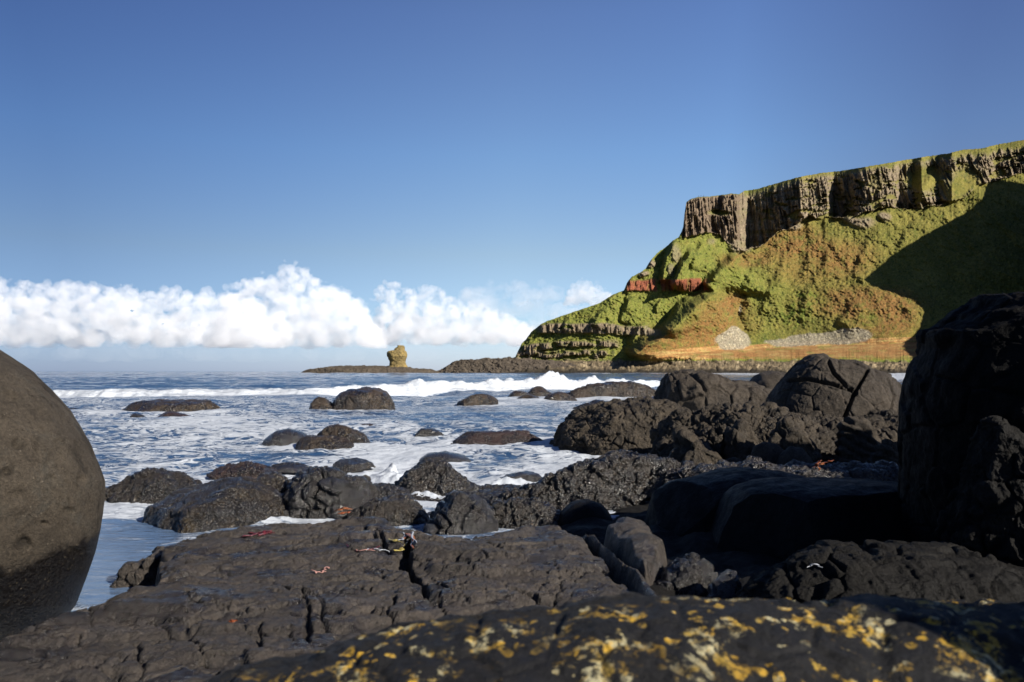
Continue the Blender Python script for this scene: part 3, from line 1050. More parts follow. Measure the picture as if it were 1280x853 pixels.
def slab(poly, top, base, mat, label, step=.02, edge=.10, wob=.12, cracks=(), kind='bed', seed=1, name='rock_slab', cat='rock', group=None, amp=1.0, polypx=True):
    """a flat rock from its outline: poly in picture pixels on the top surface; top: plane (z0, dz/dx, dz/dy about the first corner)"""
    pts = []
    z0, gx, gy = top
    for a, b in poly:
        z = z0
        for _ in range(12):
            dd = (H - z) / (b - HY) * F
            x = PX(a, dd)
            z = z0 + gx * x + gy * (dd - 6)
        pts.append((float(x), float(dd)))
    pts = np.array(pts)

    def toxy(a, b):
        z = z0
        for _ in range(12):
            dd = (H - z) / (b - HY) * F
            x = PX(a, dd)
            z = z0 + gx * x + gy * (dd - 6)
        return float(x), float(dd)
    m = edge + wob + .1
    xs = np.arange(pts[:, 0].min() - m, pts[:, 0].max() + m, step)
    ys = np.arange(pts[:, 1].min() - m, pts[:, 1].max() + m, step)
    Xg, Yg = np.meshgrid(xs, ys)
    P = np.stack([Xg, Yg, Xg * 0 + seed * 3.7], -1)
    s = sdf(Xg + wob * fbm(P / .5, 4), Yg + wob * fbm(P / .5 + 9, 4), pts)
    Z = z0 + gx * Xg + gy * (Yg - 6)
    if kind == 'bed':
        w = Yg * .35 + Xg * -.12 + .25 * fbm(P / 1.3, 3) + .04 * fbm(P / .25, 3)
        w = w + .30 * fbm(P / np.array([1.6, .7, 1]) + 6, 3)
        stp = (np.floor(w / .21) + sstep(.75, 1.0, (w / .21) % 1)) * .21
        rg_ = fbm(P / np.array([.5, .22, 1]) + 3, 5, .62, ridge=True)
        Z = Z + amp * (.085 * fbm(P / 1.3, 3, .5) + .030 * fbm(P / .3, 5, .62) + (.20 * (stp - w)) + .026 * rg_ + .010 * fbm(P / .06, 4, .65))
        f1, f2, cid = voronoi(P / .55 * np.array([1, 1.2, 1]) + .5 * fbm(P / .3, 3)[..., None])
        Z -= amp * .05 * sstep(.05, 0, f2 - f1) * sstep(-.1, .25, fbm(P / .8 + 5, 3))
        Z += amp * .03 * (cid - .5)
        pits = fbm(P / .09 + 31, 3, .6)
        Z -= amp * .026 * sstep(.18, .45, pits)
        h1, h2, hid = voronoi(P / .19 * np.array([1, 1.5, 1]) + .8 * fbm(P / .12 + 4, 3)[..., None])
        Z -= amp * .016 * sstep(.09, 0, h2 - h1) * sstep(-.05, .2, fbm(P / .5 + 15, 3))
        Z += amp * .012 * (hid - .5)
    else:
        f1, f2, cid = voronoi(P / .35)
        Z = Z + amp * (.10 * fbm(P / .6, 5, .6) + .09 * (cid - .5) * sstep(0, .2, f2 - f1) + .02 * fbm(P / .08, 4, .6))
    for pl, wd, dp in cracks:
        if wd < .03:
            wd, dp = wd * .75, dp * .6
        q = [toxy(a, b) for a, b in pl]
        dd, _ = seg_dist(Xg + .05 * fbm(P / .18 + 2, 4), Yg + .05 * fbm(P / .18 + 12, 4), q)
        wv = wd * np.clip(.7 + .9 * fbm(P / .22 + 4, 2), .15, 2)
        Z -= dp * sstep(1.0, .35, dd / wv)
    fall = sstep(-edge, edge * .7, s)
    rim = np.clip((s + edge * 3.5) / (edge * 3.5), 0, 1) ** 2 * .06
    Zf = Z - rim - fall * (Z - base)
    keep = s < edge * 1.1 + .03
    idx = -np.ones(Zf.shape, int)
    idx[keep] = np.arange(keep.sum())
    V = np.stack([Xg, Yg, Zf], -1)[keep]
    f = grid_faces(*Zf.shape)
    idf = idx.ravel()[f]
    f = idf[(idf >= 0).all(1)]
    ox, oy = pts.mean(0)
    o = mesh_from(name, V, f, mat, origin=(float(ox), float(oy), base))
    tag(o, label, cat, group)

    def hat(x, y):
        i = int(np.clip(round((y - ys[0]) / step), 0, len(ys) - 1))
        j = int(np.clip(round((x - xs[0]) / step), 0, len(xs) - 1))
        return float(Zf[i, j])

    def spot(a, b):
        x, y = toxy(a, b)
        z = hat(x, y)
        for _ in range(20):       # walk the view ray to the surface
            dd = (H - z) / (b - HY) * F
            x, y = float(PX(a, dd)), float(dd)
            z = .5 * z + .5 * hat(x, y)
        return x, y, max(hat(x, y), z0 + gx * x + gy * (y - 6) - .03)
    return o, hat, spot


# ---------------------------------------------------------------- rock materials
M_boulder = rock_mat('brown weathered basalt', (0.0488, 0.0385, 0.0281), (0.0999, 0.0792, 0.0562), (0.0629, 0.0577, 0.0474), rough=(.75, .95), scale=1.3, bump=1.0, spec=.3, rust=(.075, .048, .026), pits=.75,
                     band=(.70, .05, (.009, .007, .006), -.05))
M_slab = rock_mat('bare grey brown basalt', (0.0291, 0.0235, 0.0190), (0.0874, 0.0694, 0.0549), (0.0470, 0.0448, 0.0493), film=0.55, rough=(.45, .85), wet=.34, scale=1.1, bump=.8, spec=.45)
M_dark = rock_mat('damp black basalt', (0.0076, 0.0064, 0.0055), (0.0306, 0.0238, 0.0179), (0.0170, 0.0136, 0.0110), film=0.90, rough=(.18, .5), wet=.5, scale=1.2, bump=.7, spec=.5)
M_shade = rock_mat('shade darkened smooth basalt', (0.0018, 0.0017, 0.0018), (0.0036, 0.0032, 0.0034), None, rough=(.45, .75), scale=1.0, bump=.4, spec=.16)  # base colour sunk to near black: the boulders' cast shade is painted in
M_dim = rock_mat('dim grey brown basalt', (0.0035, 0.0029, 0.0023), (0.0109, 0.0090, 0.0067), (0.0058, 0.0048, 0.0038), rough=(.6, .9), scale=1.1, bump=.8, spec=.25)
M_tall = rock_mat('shade darkened basalt with pale lichen crust', (0.0018, 0.0016, 0.0018), (0.0044, 0.0038, 0.0038), None, rough=(.6, .9), scale=.9, bump=.6, spec=.10)  # the tall rock's shade is put into this near-black colour
M_mussel = rock_mat('mussel covered basalt', (0.0104, 0.0076, 0.0056), (0.0400, 0.0288, 0.0192), (0.0208, 0.0152, 0.0112), film=0.90, rough=(.22, .5), wet=.3, scale=1.3, bump=.9, shells=.55, shellsize=24, spec=.6)
M_weedy = rock_mat('wet weed and barnacle covered basalt', (0.0102, 0.0076, 0.0059), (0.0467, 0.0340, 0.0221), (0.0170, 0.0136, 0.0110), film=0.90, rough=(.2, .5), wet=.4, scale=1.2, bump=.9, shells=.4, shellsize=30,
                   weed=(.055, .036, .010), spec=.5)
M_crag = rock_mat('brown lumpy basalt', (0.0160, 0.0124, 0.0088), (0.0900, 0.0680, 0.0440), (0.0480, 0.0380, 0.0270), rough=(.5, .9), scale=1.0, bump=.8, spec=.35, shells=.15)
M_sea = rock_mat('sea washed brown basalt', (0.0144, 0.0095, 0.0067), (0.0765, 0.0522, 0.0306), (0.0216, 0.0153, 0.0108), film=0.70, rough=(.22, .55), wet=.4, scale=.8, bump=.7, shells=.35, shellsize=14, spec=.4, shellcol=(.28, .22, .14))
M_red = rock_mat('reddish weed covered basalt', (0.0162, 0.0081, 0.0063), (0.0540, 0.0252, 0.0180), (0.0270, 0.0135, 0.0108), film=0.80, rough=(.25, .6), wet=.25, scale=1.3, bump=.8, shells=.4, spec=.5)
M_peak = rock_mat('dry brown jointed basalt', (0.0260, 0.0205, 0.0150), (0.0700, 0.0540, 0.0380), (0.0400, 0.0320, 0.0240), rough=(.6, .9), scale=.9, bump=.7, spec=.3)


def lichen_mat():
    m = rock_mat('lichen spotted basalt', (.0035, .0035, .0045), (.0095, .0088, .0095), (.006, .0062, .0085), rough=(.5, .85), scale=2.0, bump=.7, spec=.35)
    t = NT(m)
    bs = t.n['Principled BSDF']
    co = obj_coords(t)
    cm = t.mapping(co, (1, 1.25, 1.0))
    old = bs.inputs['Base Color'].links[0].from_socket
    warp = t.node('ShaderNodeTexNoise', Scale=14.0, Detail=4.0)
    t.put(warp.inputs['Vector'], co)
    wv = t.node('ShaderNodeVectorMath', operation='SCALE')
    t.put(wv.inputs[0], warp.outputs['Color'])
    wv.inputs['Scale'].default_value = .06
    av = t.node('ShaderNodeVectorMath', operation='ADD')
    t.put(av.inputs[0], cm)
    t.put(av.inputs[1], wv.outputs[0])
    v = t.vor(av.outputs[0], 30)
    cs = t.node('ShaderNodeSeparateColor', Color=t.vor(av.outputs[0], 30, out='Color'))
    rad = t.math('MULTIPLY', t.math('POWER', cs.outputs[0], 2.2), .62)
    spot = t.ramp(t.math('SUBTRACT', rad, v), .0, .05)
    area = t.ramp(t.noise(co, 3.2, 4, .6), .39, .53)
    frag = t.ramp(t.noise(co, 44, 8, .8), .44, .54)
    big = t.ramp(t.noise(co, 9.5, 8, .74, .35), .535, .575)
    msk = t.math('MULTIPLY', t.math('MULTIPLY', t.math('MAXIMUM', spot, big), area), frag)
    lc = t.mix(t.ramp(t.noise(co, 13, 5, .7), .46, .56), (.74, .44, .04), (.66, .60, .36))
    lc = t.mix(t.ramp(t.noise(co, 30, 4), .45, .65), lc, (.50, .33, .05))
    t.put(bs.inputs['Base Color'], t.mix(msk, old, lc))
    return m


M_lichen = lichen_mat()
# ---------------------------------------------------------------- far skerry, sea stack and point
M_stack = rock_mat('ochre lichen covered sandstone grey basalt', (.12, .09, .045), (.30, .225, .085), (.26, .17, .05), rough=(.8, .95), scale=.12, bump=.5, spec=.2)
M_far = rock_mat('distant brown basalt', (.045, .036, .028), (.12, .096, .07), (.08, .07, .06), rough=(.7, .95), scale=.12, bump=.6, spec=.2)
stack_rock([(497, 431.8), (496.5, 434), (494, 436), (492, 438.5), (486, 439.5), (484.3, 441), (484, 445), (486.5, 449), (488, 452), (487.5, 455), (487, 458), (484, 461), (481, 466.5)],
           [(504, 431.8), (506, 433), (506, 438), (508, 440), (508.5, 445), (507.5, 449), (506.5, 452), (508, 456), (509, 458), (511, 461), (513, 466.5)],
           600, 7.5, M_stack, 'ochre sea stack standing alone on the low skerry offshore', 'craggy', 3, nz=110, na=120, name='sea_stack', cat='sea stack', rel=9, amp=.42)
loaf([(378, 466), (386, 461.4), (400, 459.2), (412, 458.4), (437, 457.2), (470, 457.4), (490, 458), (505, 458.4), (515, 461), (530, 462), (545, 462.5), (552, 466)], 602, -.6, 22, M_far,
     'long flat dark skerry with surf at its foot, bearing the sea stack', 'craggy', 5, name='skerry', cat='skerry', rel=5, amp=.7, nx=260)
loaf([(528, 467), (543, 461.5), (548, 459.5), (556, 457), (566, 454.2), (575, 451.5), (585, 450), (595, 451), (606, 449), (618, 449.5), (628, 447.5), (640, 445.5), (652, 446), (665, 448), (690, 452), (730, 459), (760, 467)],
     640, -1, 26, M_far, 'low brown rocky point reaching out from the foot of the headland', 'craggy', 8, name='rocky_point', cat='rocks', rel=9, amp=.75, nx=330)

# three walkers on the cliff edge, tiny at this distance
def person(p, coat, trousers, label, lean=0):
    import bmesh
    x, y, z = p
    prof = [(0, .10), (.45, .12), (.85, .17), (.95, .19), (1.25, .2), (1.42, .22), (1.5, .09), (1.56, .1), (1.66, .115), (1.74, .08), (1.77, .01)]
    n = 10
    th = np.linspace(0, 2 * np.pi, n, endpoint=False)
    V = np.array([[(x + r * 1.15 * np.cos(a), y + r * .75 * np.sin(a), z + h) for a in th] for h, r in prof])
    o = mesh_from('person', V, grid_faces(len(prof), n, True), coat, origin=(x, y, z))
    return tag(o, label, 'person', 'walkers on the cliff edge')


mc, t, bs = new_mat('dark coat')
bs.inputs['Base Color'].default_value = (.012, .014, .02, 1)
for k, (px, lb) in enumerate([(873.2, 'person in dark clothes, leftmost of the three tiny walkers on the cliff edge'), (876.3, 'person in dark clothes between two others on the far cliff edge'),
                              (879.4, 'person in dark clothes, rightmost of the three tiny walkers on the cliff edge')]):
    j = int(np.argmin(np.abs(LXS - px)))
    q = V[-1, j]
    person((float(q[0]), float(q[1]), float(q[2]) - .1), mc, mc, lb)

# ---------------------------------------------------------------- ground under the rocks
gx = np.linspace(-9, 14, 420)
gy = np.linspace(-4, 24, 500)
GX, GY = np.meshgrid(gx, gy)
GP = np.stack([GX, GY, GX * 0], -1)
shore = np.interp(GY, [-4, 3, 6, 8, 10, 13, 17, 24], [-6, -4, -1.5, -1.2, .2, 1.0, 2.2, 5.5])     # where the ground meets the sea
zc = np.clip((GX - shore) / 3.0, -1, 1)
f1, f2, cid = voronoi(GP / .55)
GZ = -.22 + .42 * zc - .25 * (zc < 0) * -zc + (.16 * fbm(GP / 1.4, 4) + .17 * (.55 - f1) + .05 * fbm(GP / .2, 4, .6)) * sstep(-.9, .0, zc)
GZ = np.where(GY < 3, GZ * .6 - .1, GZ)
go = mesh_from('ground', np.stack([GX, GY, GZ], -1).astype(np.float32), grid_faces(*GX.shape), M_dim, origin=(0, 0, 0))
tag(go, 'dark rocky shore between the boulders', None, None, 'structure')

# ---------------------------------------------------------------- foreground
bl_left = [(-190, 372), (-240, 376), (-300, 392), (-370, 440), (-430, 520), (-455, 600), (-450, 660), (-420, 720), (-380, 760), (-330, 800)]
bl_right = [(-170, 372), (-125, 380), (-60, 408), (0, 446), (36, 470), (60, 492), (82, 517), (98, 541), (111, 560), (122, 585), (129, 602), (131, 620), (130, 640), (127, 665), (122, 690), (114, 716), (106, 738), (98, 758), (86, 775), (70, 800)]
stack_rock(bl_left, bl_right, 5.5, 1.35, M_boulder, 'huge rounded brown boulder with a dark wet foot, at the left edge', 'smooth', 4, e=2.05, nz=260, na=460, amp=.48, name='boulder', cat='boulder', rel=1.9, true=True, chips=6, chipd=.05,
           dents=[(22, 556, 12, .05), (60, 600, 9, .025), (20, 620, 14, .02), (86, 640, 9, .025), (45, 520, 10, .02), (100, 600, 8, .02), (10, 500, 12, .025), (70, 555, 7, .02), (30, 680, 12, .025), (92, 690, 10, .03), (55, 655, 6, .03), (8, 590, 6, .03)])

SLAB = [(198, 674), (250, 664), (330, 655), (400, 648), (470, 643), (492, 645), (500, 656), (540, 662), (560, 672), (600, 664), (640, 652), (690, 650), (712, 652), (738, 668), (765, 700), (800, 742), (815, 768),
        (790, 840), (700, 900), (300, 960), (-220, 960), (-200, 900), (-130, 850), (-60, 806), (10, 776), (80, 756), (150, 738), (182, 731), (188, 722), (192, 700)]
cr = [([(510, 676), (505, 690), (515, 712), (528, 726), (532, 745)], .05, .14), ([(500, 690), (508, 705)], .07, .12), ([(528, 726), (560, 738), (600, 742), (640, 738), (700, 752)], .035, .07),
      ([(376, 735), (384, 760), (386, 782), (383, 806)], .028, .10), ([(404, 752), (400, 775), (410, 790)], .02, .05), ([(326, 775), (327, 795), (326, 815)], .02, .07), ([(362, 785), (366, 806)], .015, .05),
      ([(494, 747), (488, 765), (500, 785), (512, 792)], .022, .08), ([(548, 745), (552, 770)], .02, .06), ([(265, 760), (300, 772), (330, 768)], .022, .06), ([(190, 770), (215, 790), (250, 812), (262, 826)], .02, .06),
      ([(232, 742), (240, 757), (258, 766)], .018, .05), ([(455, 658), (462, 668), (470, 676)], .03, .07), ([(470, 662), (480, 680), (490, 690)], .03, .07), ([(388, 664), (390, 678)], .02, .05),
      ([(350, 735), (362, 741), (375, 737), (390, 745)], .03, .05), ([(570, 700), (600, 716), (650, 730)], .02, .05), ([(620, 760), (680, 745), (740, 760)], .018, .05), ([(690, 700), (700, 730), (690, 760)], .018, .05),
      ([(170, 800), (178, 830), (172, 850)], .02, .05), ([(105, 752), (115, 775)], .015, .04), ([(600, 680), (640, 690), (700, 684)], .02, .04)]
slab_o, slab_h, on_slab = slab(SLAB, (.34, .0, .012), -.25, M_slab, 'broad flat cracked slab of grey brown basalt, widest rock of the foreground', step=.0135, edge=.07, wob=.10, cracks=cr, seed=2, name='rock_slab', amp=1.0)
slab([(712, 650), (738, 655), (760, 664), (778, 682), (805, 705), (830, 728), (848, 750), (842, 764), (822, 760), (800, 738), (770, 700), (742, 668)], (.40, 0, 0), -.2, M_slab,
     'narrow curved rib of basalt split from the broad slab by a deep crack', step=.012, edge=.08, wob=.05, seed=5, name='rock_rib', amp=.5)
slab([(745, 648), (775, 641), (808, 640), (824, 652), (835, 676), (832, 690), (812, 704), (792, 700), (770, 676)], (.44, 0, .0), -.2, M_slab,
     'pitted dark rock shelf right behind the narrow rib', step=.013, edge=.09, wob=.09, kind='rough', seed=7, name='rock', amp=.8)
loaf([(150, 742), (160, 725), (172, 710), (186, 698), (192, 690), (198, 700), (205, 735)], 6.15, -.2, .22, M_slab, 'small block under the left edge of the broad slab beside the calm pool', 'craggy', 9, e=3.5, chips=3)

loaf([(40, 940), (130, 900), (240, 862), (336, 842), (400, 822), (451, 806), (517, 792), (599, 784), (670, 775), (740, 768), (810, 764), (870, 762), (952, 764), (1050, 768), (1120, 766), (1188, 764), (1280, 768), (1380, 784), (1480, 810), (1600, 880)],
     1.5, .45, .55, M_lichen, 'near rock spotted with yellow and cream lichen along the bottom edge', 'rough', 12, e=2.15, nx=560, na=300, amp=.30, name='lichen_rock', rel=.4, chips=1, chipd=.04)
loaf([(1100, 870), (1130, 800), (1165, 778), (1205, 766), (1250, 768), (1300, 772), (1400, 790), (1500, 860)], 1.95, .4, .4, M_lichen, 'shaded near rock with two yellow lichen spots in the bottom right corner', 'rough', 14, e=2.6, nx=260, na=200, amp=.3, name='lichen_rock', rel=.4, chips=2, chipd=.05)

# ---------------------------------------------------------------- right foreground
stack_rock([(1236, 366), (1224, 368), (1214, 374), (1206, 384), (1196, 389), (1190, 391), (1181, 399), (1170, 406), (1162, 411), (1149, 413), (1146, 420), (1148, 436), (1145, 444), (1138, 458), (1132, 480), (1127, 510), (1125, 545), (1127, 580), (1128, 620), (1131, 660), (1134, 720)],
           [(1290, 366), (1330, 369), (1400, 380), (1440, 400), (1470, 440), (1480, 520), (1490, 620), (1495, 720)],
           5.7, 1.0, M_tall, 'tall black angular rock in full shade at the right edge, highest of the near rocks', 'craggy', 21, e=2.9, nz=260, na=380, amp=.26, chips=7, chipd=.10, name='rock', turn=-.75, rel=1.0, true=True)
# added unseen rock beside the viewpoint, put there to shade the near corner
loaf([(2120, 2000), (2220, 900), (2420, 300), (2800, 100), (3300, 160), (3600, 900), (3700, 2000)], .85, -.2, .42, M_tall, 'added unseen black rock right of the viewpoint, shading the near corner', 'rough', 20, e=2.6, nx=80, na=60, amp=.4)
stack_rock([(1560, 250), (1500, 265), (1450, 330), (1420, 420), (1410, 560), (1400, 700)], [(1700, 250), (1800, 280), (1850, 360), (1880, 500), (1900, 700)],  # out-of-view blocker, added to throw shade over the boulders and ground
           7.6, 1.3, M_tall, 'added unseen bulky black rock beyond the right edge, shading the boulders', 'craggy', 22, e=2.6, nz=80, na=120, amp=.3, chips=5, name='rock', rel=1.0)
loaf([(1168, 700), (1176, 640), (1180, 590), (1188, 545), (1198, 512), (1212, 495), (1226, 499), (1238, 521), (1256, 530), (1280, 545), (1310, 558), (1350, 600), (1400, 700)], 4.75, .1, .42, M_dim,
     'rough grey brown rock leaning against the tall black rock', 'craggy', 23, e=2.3, nx=300, na=220, amp=.55, rel=.6)
loaf([(905, 775), (930, 745), (955, 726), (975, 712), (1000, 700), (1030, 692), (1065, 688), (1110, 686), (1150, 687), (1190, 691), (1230, 698), (1290, 712), (1380, 735), (1480, 790)], 4.4, -.1, .62, M_dim,
     'low wide dim brown rock in front of the tall black rock', 'craggy', 25, e=2.6, nx=420, na=260, amp=.42, rel=.6, chips=2, chipd=.06)
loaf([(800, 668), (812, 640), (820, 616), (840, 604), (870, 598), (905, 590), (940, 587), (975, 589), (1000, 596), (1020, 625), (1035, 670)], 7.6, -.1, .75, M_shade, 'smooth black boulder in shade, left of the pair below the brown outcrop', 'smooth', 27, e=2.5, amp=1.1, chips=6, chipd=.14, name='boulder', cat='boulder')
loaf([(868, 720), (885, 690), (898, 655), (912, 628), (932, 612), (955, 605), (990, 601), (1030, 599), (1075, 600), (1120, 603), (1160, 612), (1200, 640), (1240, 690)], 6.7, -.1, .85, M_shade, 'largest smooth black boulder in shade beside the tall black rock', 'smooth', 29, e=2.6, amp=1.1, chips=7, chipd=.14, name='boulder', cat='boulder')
loaf([(800, 745), (812, 728), (830, 715), (852, 704), (872, 702), (888, 712), (900, 730), (912, 748)], 5.3, -.1, .3, M_dark, 'wet black rock with a blue sheen below the black boulders', 'craggy', 31, e=2.4, amp=.6)
loaf([(876, 755), (886, 732), (900, 718), (914, 712), (926, 718), (932, 734), (938, 755)], 4.9, .0, .22, M_dark, 'small pointed grey brown rock just above the lichen rock', 'rough', 33, e=2.2, amp=.7)
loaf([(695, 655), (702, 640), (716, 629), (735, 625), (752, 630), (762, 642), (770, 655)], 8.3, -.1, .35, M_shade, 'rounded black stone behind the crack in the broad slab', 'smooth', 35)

# ---------------------------------------------------------------- rocks at the water's edge, left to right
loaf([(168, 668), (174, 652), (184, 637), (205, 622), (232, 611), (262, 603), (296, 600), (325, 606), (345, 618), (362, 628), (380, 645)], 9.0, -.12, .95, M_weedy, 'long low rock matted with brown weed left of the flat slab', 'rough', 41, e=2.2, amp=.6, rel=.5)
loaf([(304, 652), (312, 622), (322, 600), (336, 592), (350, 598), (358, 612), (368, 640)], 9.5, -.12, .4, M_mussel, 'knobbly wet black rock between the weedy rock and the split block', 'craggy', 43, amp=.7)
loaf([(118, 628), (135, 604), (150, 592), (175, 588), (205, 590), (225, 596), (245, 608), (258, 622)], 10.8, -.1, .5, M_weedy, 'dark kelp covered ledge showing past the huge boulder', 'lumpy', 45, amp=.7)
loaf([(255, 598), (272, 585), (296, 577), (318, 578), (338, 588), (352, 600)], 13.2, -.1, .5, M_red, 'reddish weed covered rock awash behind the weedy rock', 'lumpy', 47, amp=.7)
loaf([(355, 662), (358, 628), (366, 606), (380, 594), (398, 589), (420, 586), (440, 590), (452, 597), (462, 612), (470, 632), (480, 660)], 9.4, -.12, .6, M_dark, 'blocky dark rock split by a diagonal cleft above the slab', 'craggy', 49, e=2.6, chips=4, amp=.75)
loaf([(425, 628), (440, 614), (455, 609), (478, 606), (500, 609), (520, 620)], 10.6, -.1, .4, M_mussel, 'low mussel crusted rock half under white water behind the blocky rock', 'mussel', 51)
loaf([(434, 662), (442, 640), (456, 627), (480, 622), (508, 622), (530, 625), (546, 636), (552, 660)], 8.7, -.12, .38, M_weedy, 'square barnacled rock with a yellow weedy foot at the slab edge', 'rough', 53, e=2.8)
loaf([(490, 620), (496, 600), (508, 586), (526, 577), (540, 576), (560, 581), (582, 588), (592, 600), (600, 622)], 11.4, -.12, .5, M_mussel, 'mussel covered rock ringed by white surf', 'mussel', 55, e=2.4)
loaf([(528, 676), (538, 650), (550, 632), (566, 619), (580, 616), (596, 622), (610, 636), (618, 650), (626, 676)], 8.3, -.15, .45, M_dark, 'wedge shaped dark rock above the little pool in the slab', 'craggy', 57, e=2.4, chips=4, amp=.7)
loaf([(598, 662), (612, 640), (628, 628), (650, 624), (676, 626), (698, 634), (714, 655)], 8.5, -.1, .4, M_mussel, 'low crusted rock between the wedge rock and the rounded black stone', 'craggy', 59, amp=.7)
loaf([(590, 655), (598, 630), (612, 612), (640, 604), (668, 598), (690, 588), (708, 578), (730, 574), (752, 578), (775, 572), (800, 569), (830, 572), (860, 574), (885, 582), (905, 600), (920, 640)], 10.0, -.1, .8, M_mussel, 'long mussel covered ridge along the surf in front of the brown outcrop', 'lumpy', 61, e=2.2, nx=420, na=200, amp=.8, rel=.5)
loaf([(800, 620), (830, 600), (860, 588), (900, 582), (950, 583), (1000, 584), (1050, 583), (1100, 582), (1140, 586), (1180, 600), (1220, 640)], 9.4, -.1, .9, M_mussel, 'shelly rubble ridge just behind the smooth black boulders', 'lumpy', 63, e=2.2, nx=420, na=200, amp=.8, rel=.45)

loaf([(300, 680), (340, 664), (380, 660), (420, 656), (460, 658), (500, 655), (540, 654), (580, 654), (620, 650), (660, 650), (700, 656), (740, 672)], 8.9, -.12, 1.0, M_weedy, 'low weedy ledge joining the rocks along the back of the slab', 'craggy', 65, e=2.6, nx=420, na=200, amp=.8, rel=.35, chips=3, chipd=.1)
loaf([(395, 620), (430, 615), (470, 612), (510, 615), (550, 618), (600, 615), (640, 612), (680, 616)], 11.2, -.12, .8, M_dark, 'flat ledge awash under the white water in the middle', 'craggy', 66, e=2.6, nx=300, na=160, amp=.8, rel=.3, chips=3, chipd=.1)

# ---------------------------------------------------------------- brown outcrop in the middle right
loaf([(690, 560), (700, 544), (708, 530), (720, 520), (738, 511), (760, 506), (785, 501), (812, 500), (838, 505), (858, 515), (880, 540), (900, 590)], 17.5, -.1, 1.7, M_crag, 'black wet lumpy outcrop dropping into the surf, left end of the brown outcrop', 'craggy', 71, e=2.5, nx=340, na=260, amp=.7, rel=.7, chips=6, chipd=.12)
loaf([(806, 610), (815, 568), (826, 538), (842, 520), (868, 512), (900, 508), (930, 508), (965, 516), (1000, 524), (1040, 526), (1080, 520), (1130, 522), (1180, 540), (1240, 610)], 13.6, -.1, 2.0, M_crag, 'broad brown knobbly outcrop below the peaked boulder', 'lumpy', 73, e=2.2, nx=560, na=340, amp=.8, rel=.7, chips=5, chipd=.1)
loaf([(835, 602), (838, 570), (846, 546), (860, 534), (876, 536), (890, 552), (900, 580), (906, 604)], 12.2, -.1, .7, M_crag, 'dark bulging rock at the foot of the brown outcrop', 'lumpy', 75, amp=.6)
loaf([(735, 592), (748, 572), (770, 566), (795, 564), (820, 570), (838, 592)], 13.0, -.1, .5, M_mussel, 'low black rock in the surf under the wet outcrop', 'mussel', 77)
loaf([(946, 545), (958, 518), (968, 498), (978, 482), (990, 467), (1004, 453), (1016, 445), (1028, 444), (1036, 449), (1050, 451.5), (1066, 452), (1080, 457), (1096, 463), (1110, 470), (1122, 478), (1134, 490), (1146, 520), (1156, 560)], 15.2, .2, 1.25, M_peak, 'peaked brown boulder cut by two deep joints, on top of the outcrop', 'rough', 79, e=2.3, nx=400, na=300, amp=.35, chips=4, chipd=.10, name='boulder', cat='boulder', rel=1.0,
     grooves=[([(985, 476), (1010, 474), (1040, 480), (1065, 488), (1070, 492)], 3.2, .11), ([(1085, 462), (1076, 478), (1068, 492), (1060, 512), (1052, 530)], 3, .13), ([(1036, 452), (1042, 466), (1056, 480), (1068, 490)], 3.4, .10), ([(1110, 474), (1118, 495), (1112, 520)], 2, .05)])
loaf([(812, 512), (822, 498), (830, 484), (834, 470), (848, 466), (866, 466), (880, 468), (900, 473), (925, 477), (950, 482), (972, 490), (990, 506)], 25, -.1, 2.0, M_peak, 'long double humped dark rock beyond the outcrop', 'rough', 81, e=2.5, amp=.6, chips=8, chipd=.15)
loaf([(930, 500), (938, 478), (950, 469), (965, 466), (980, 467), (992, 473), (1000, 490)], 27, -.1, 1.4, M_peak, 'round dark rock left of the peaked boulder', 'round', 83, amp=.6)
for k, (pf, dd, dp, lb, kd) in enumerate([
        ([(938, 570), (944, 558), (956, 553), (970, 555), (980, 563), (986, 572)], 10.9, .2, 'smooth tan stone lying at the foot of the brown outcrop', 'smooth'),
        ([(970, 592), (976, 568), (988, 557), (1002, 560), (1014, 574), (1020, 594)], 10.6, .25, 'egg shaped grey stone tilted on the shelly rubble', 'smooth'),
        ([(962, 560), (970, 538), (984, 528), (1002, 530), (1014, 544), (1018, 566)], 11.4, .35, 'round knobbly brown stone above the egg shaped stone', 'lumpy'),
        ([(902, 582), (908, 573), (918, 570), (928, 574), (932, 584)], 10.4, .13, 'small pale stone among the mussels left of the egg shaped stone', 'smooth'),
        ([(1008, 596), (1014, 584), (1024, 579), (1036, 584), (1042, 598)], 10.0, .16, 'small grey cobble beside the orange weed', 'smooth'),
        ([(905, 540), (912, 527), (925, 521), (940, 525), (948, 538)], 12.0, .25, 'angular brown stone perched high on the outcrop', 'rough'),
        ([(1040, 560), (1050, 535), (1066, 522), (1085, 528), (1100, 545), (1110, 572)], 11.2, .4, 'ribbed dark block on the outcrop near the tall black rock', 'strata'),
        ([(1085, 590), (1095, 560), (1108, 548), (1124, 556), (1138, 590)], 10.4, .35, 'second ribbed block tucked against the tall black rock', 'strata')]):
    loaf(pf, dd, .12 if dd < 11 else .3, dp, M_crag if kd != 'smooth' else M_peak, lb, kd, 90 + k, e=2.0, amp=.7, name='stone', cat='stone')

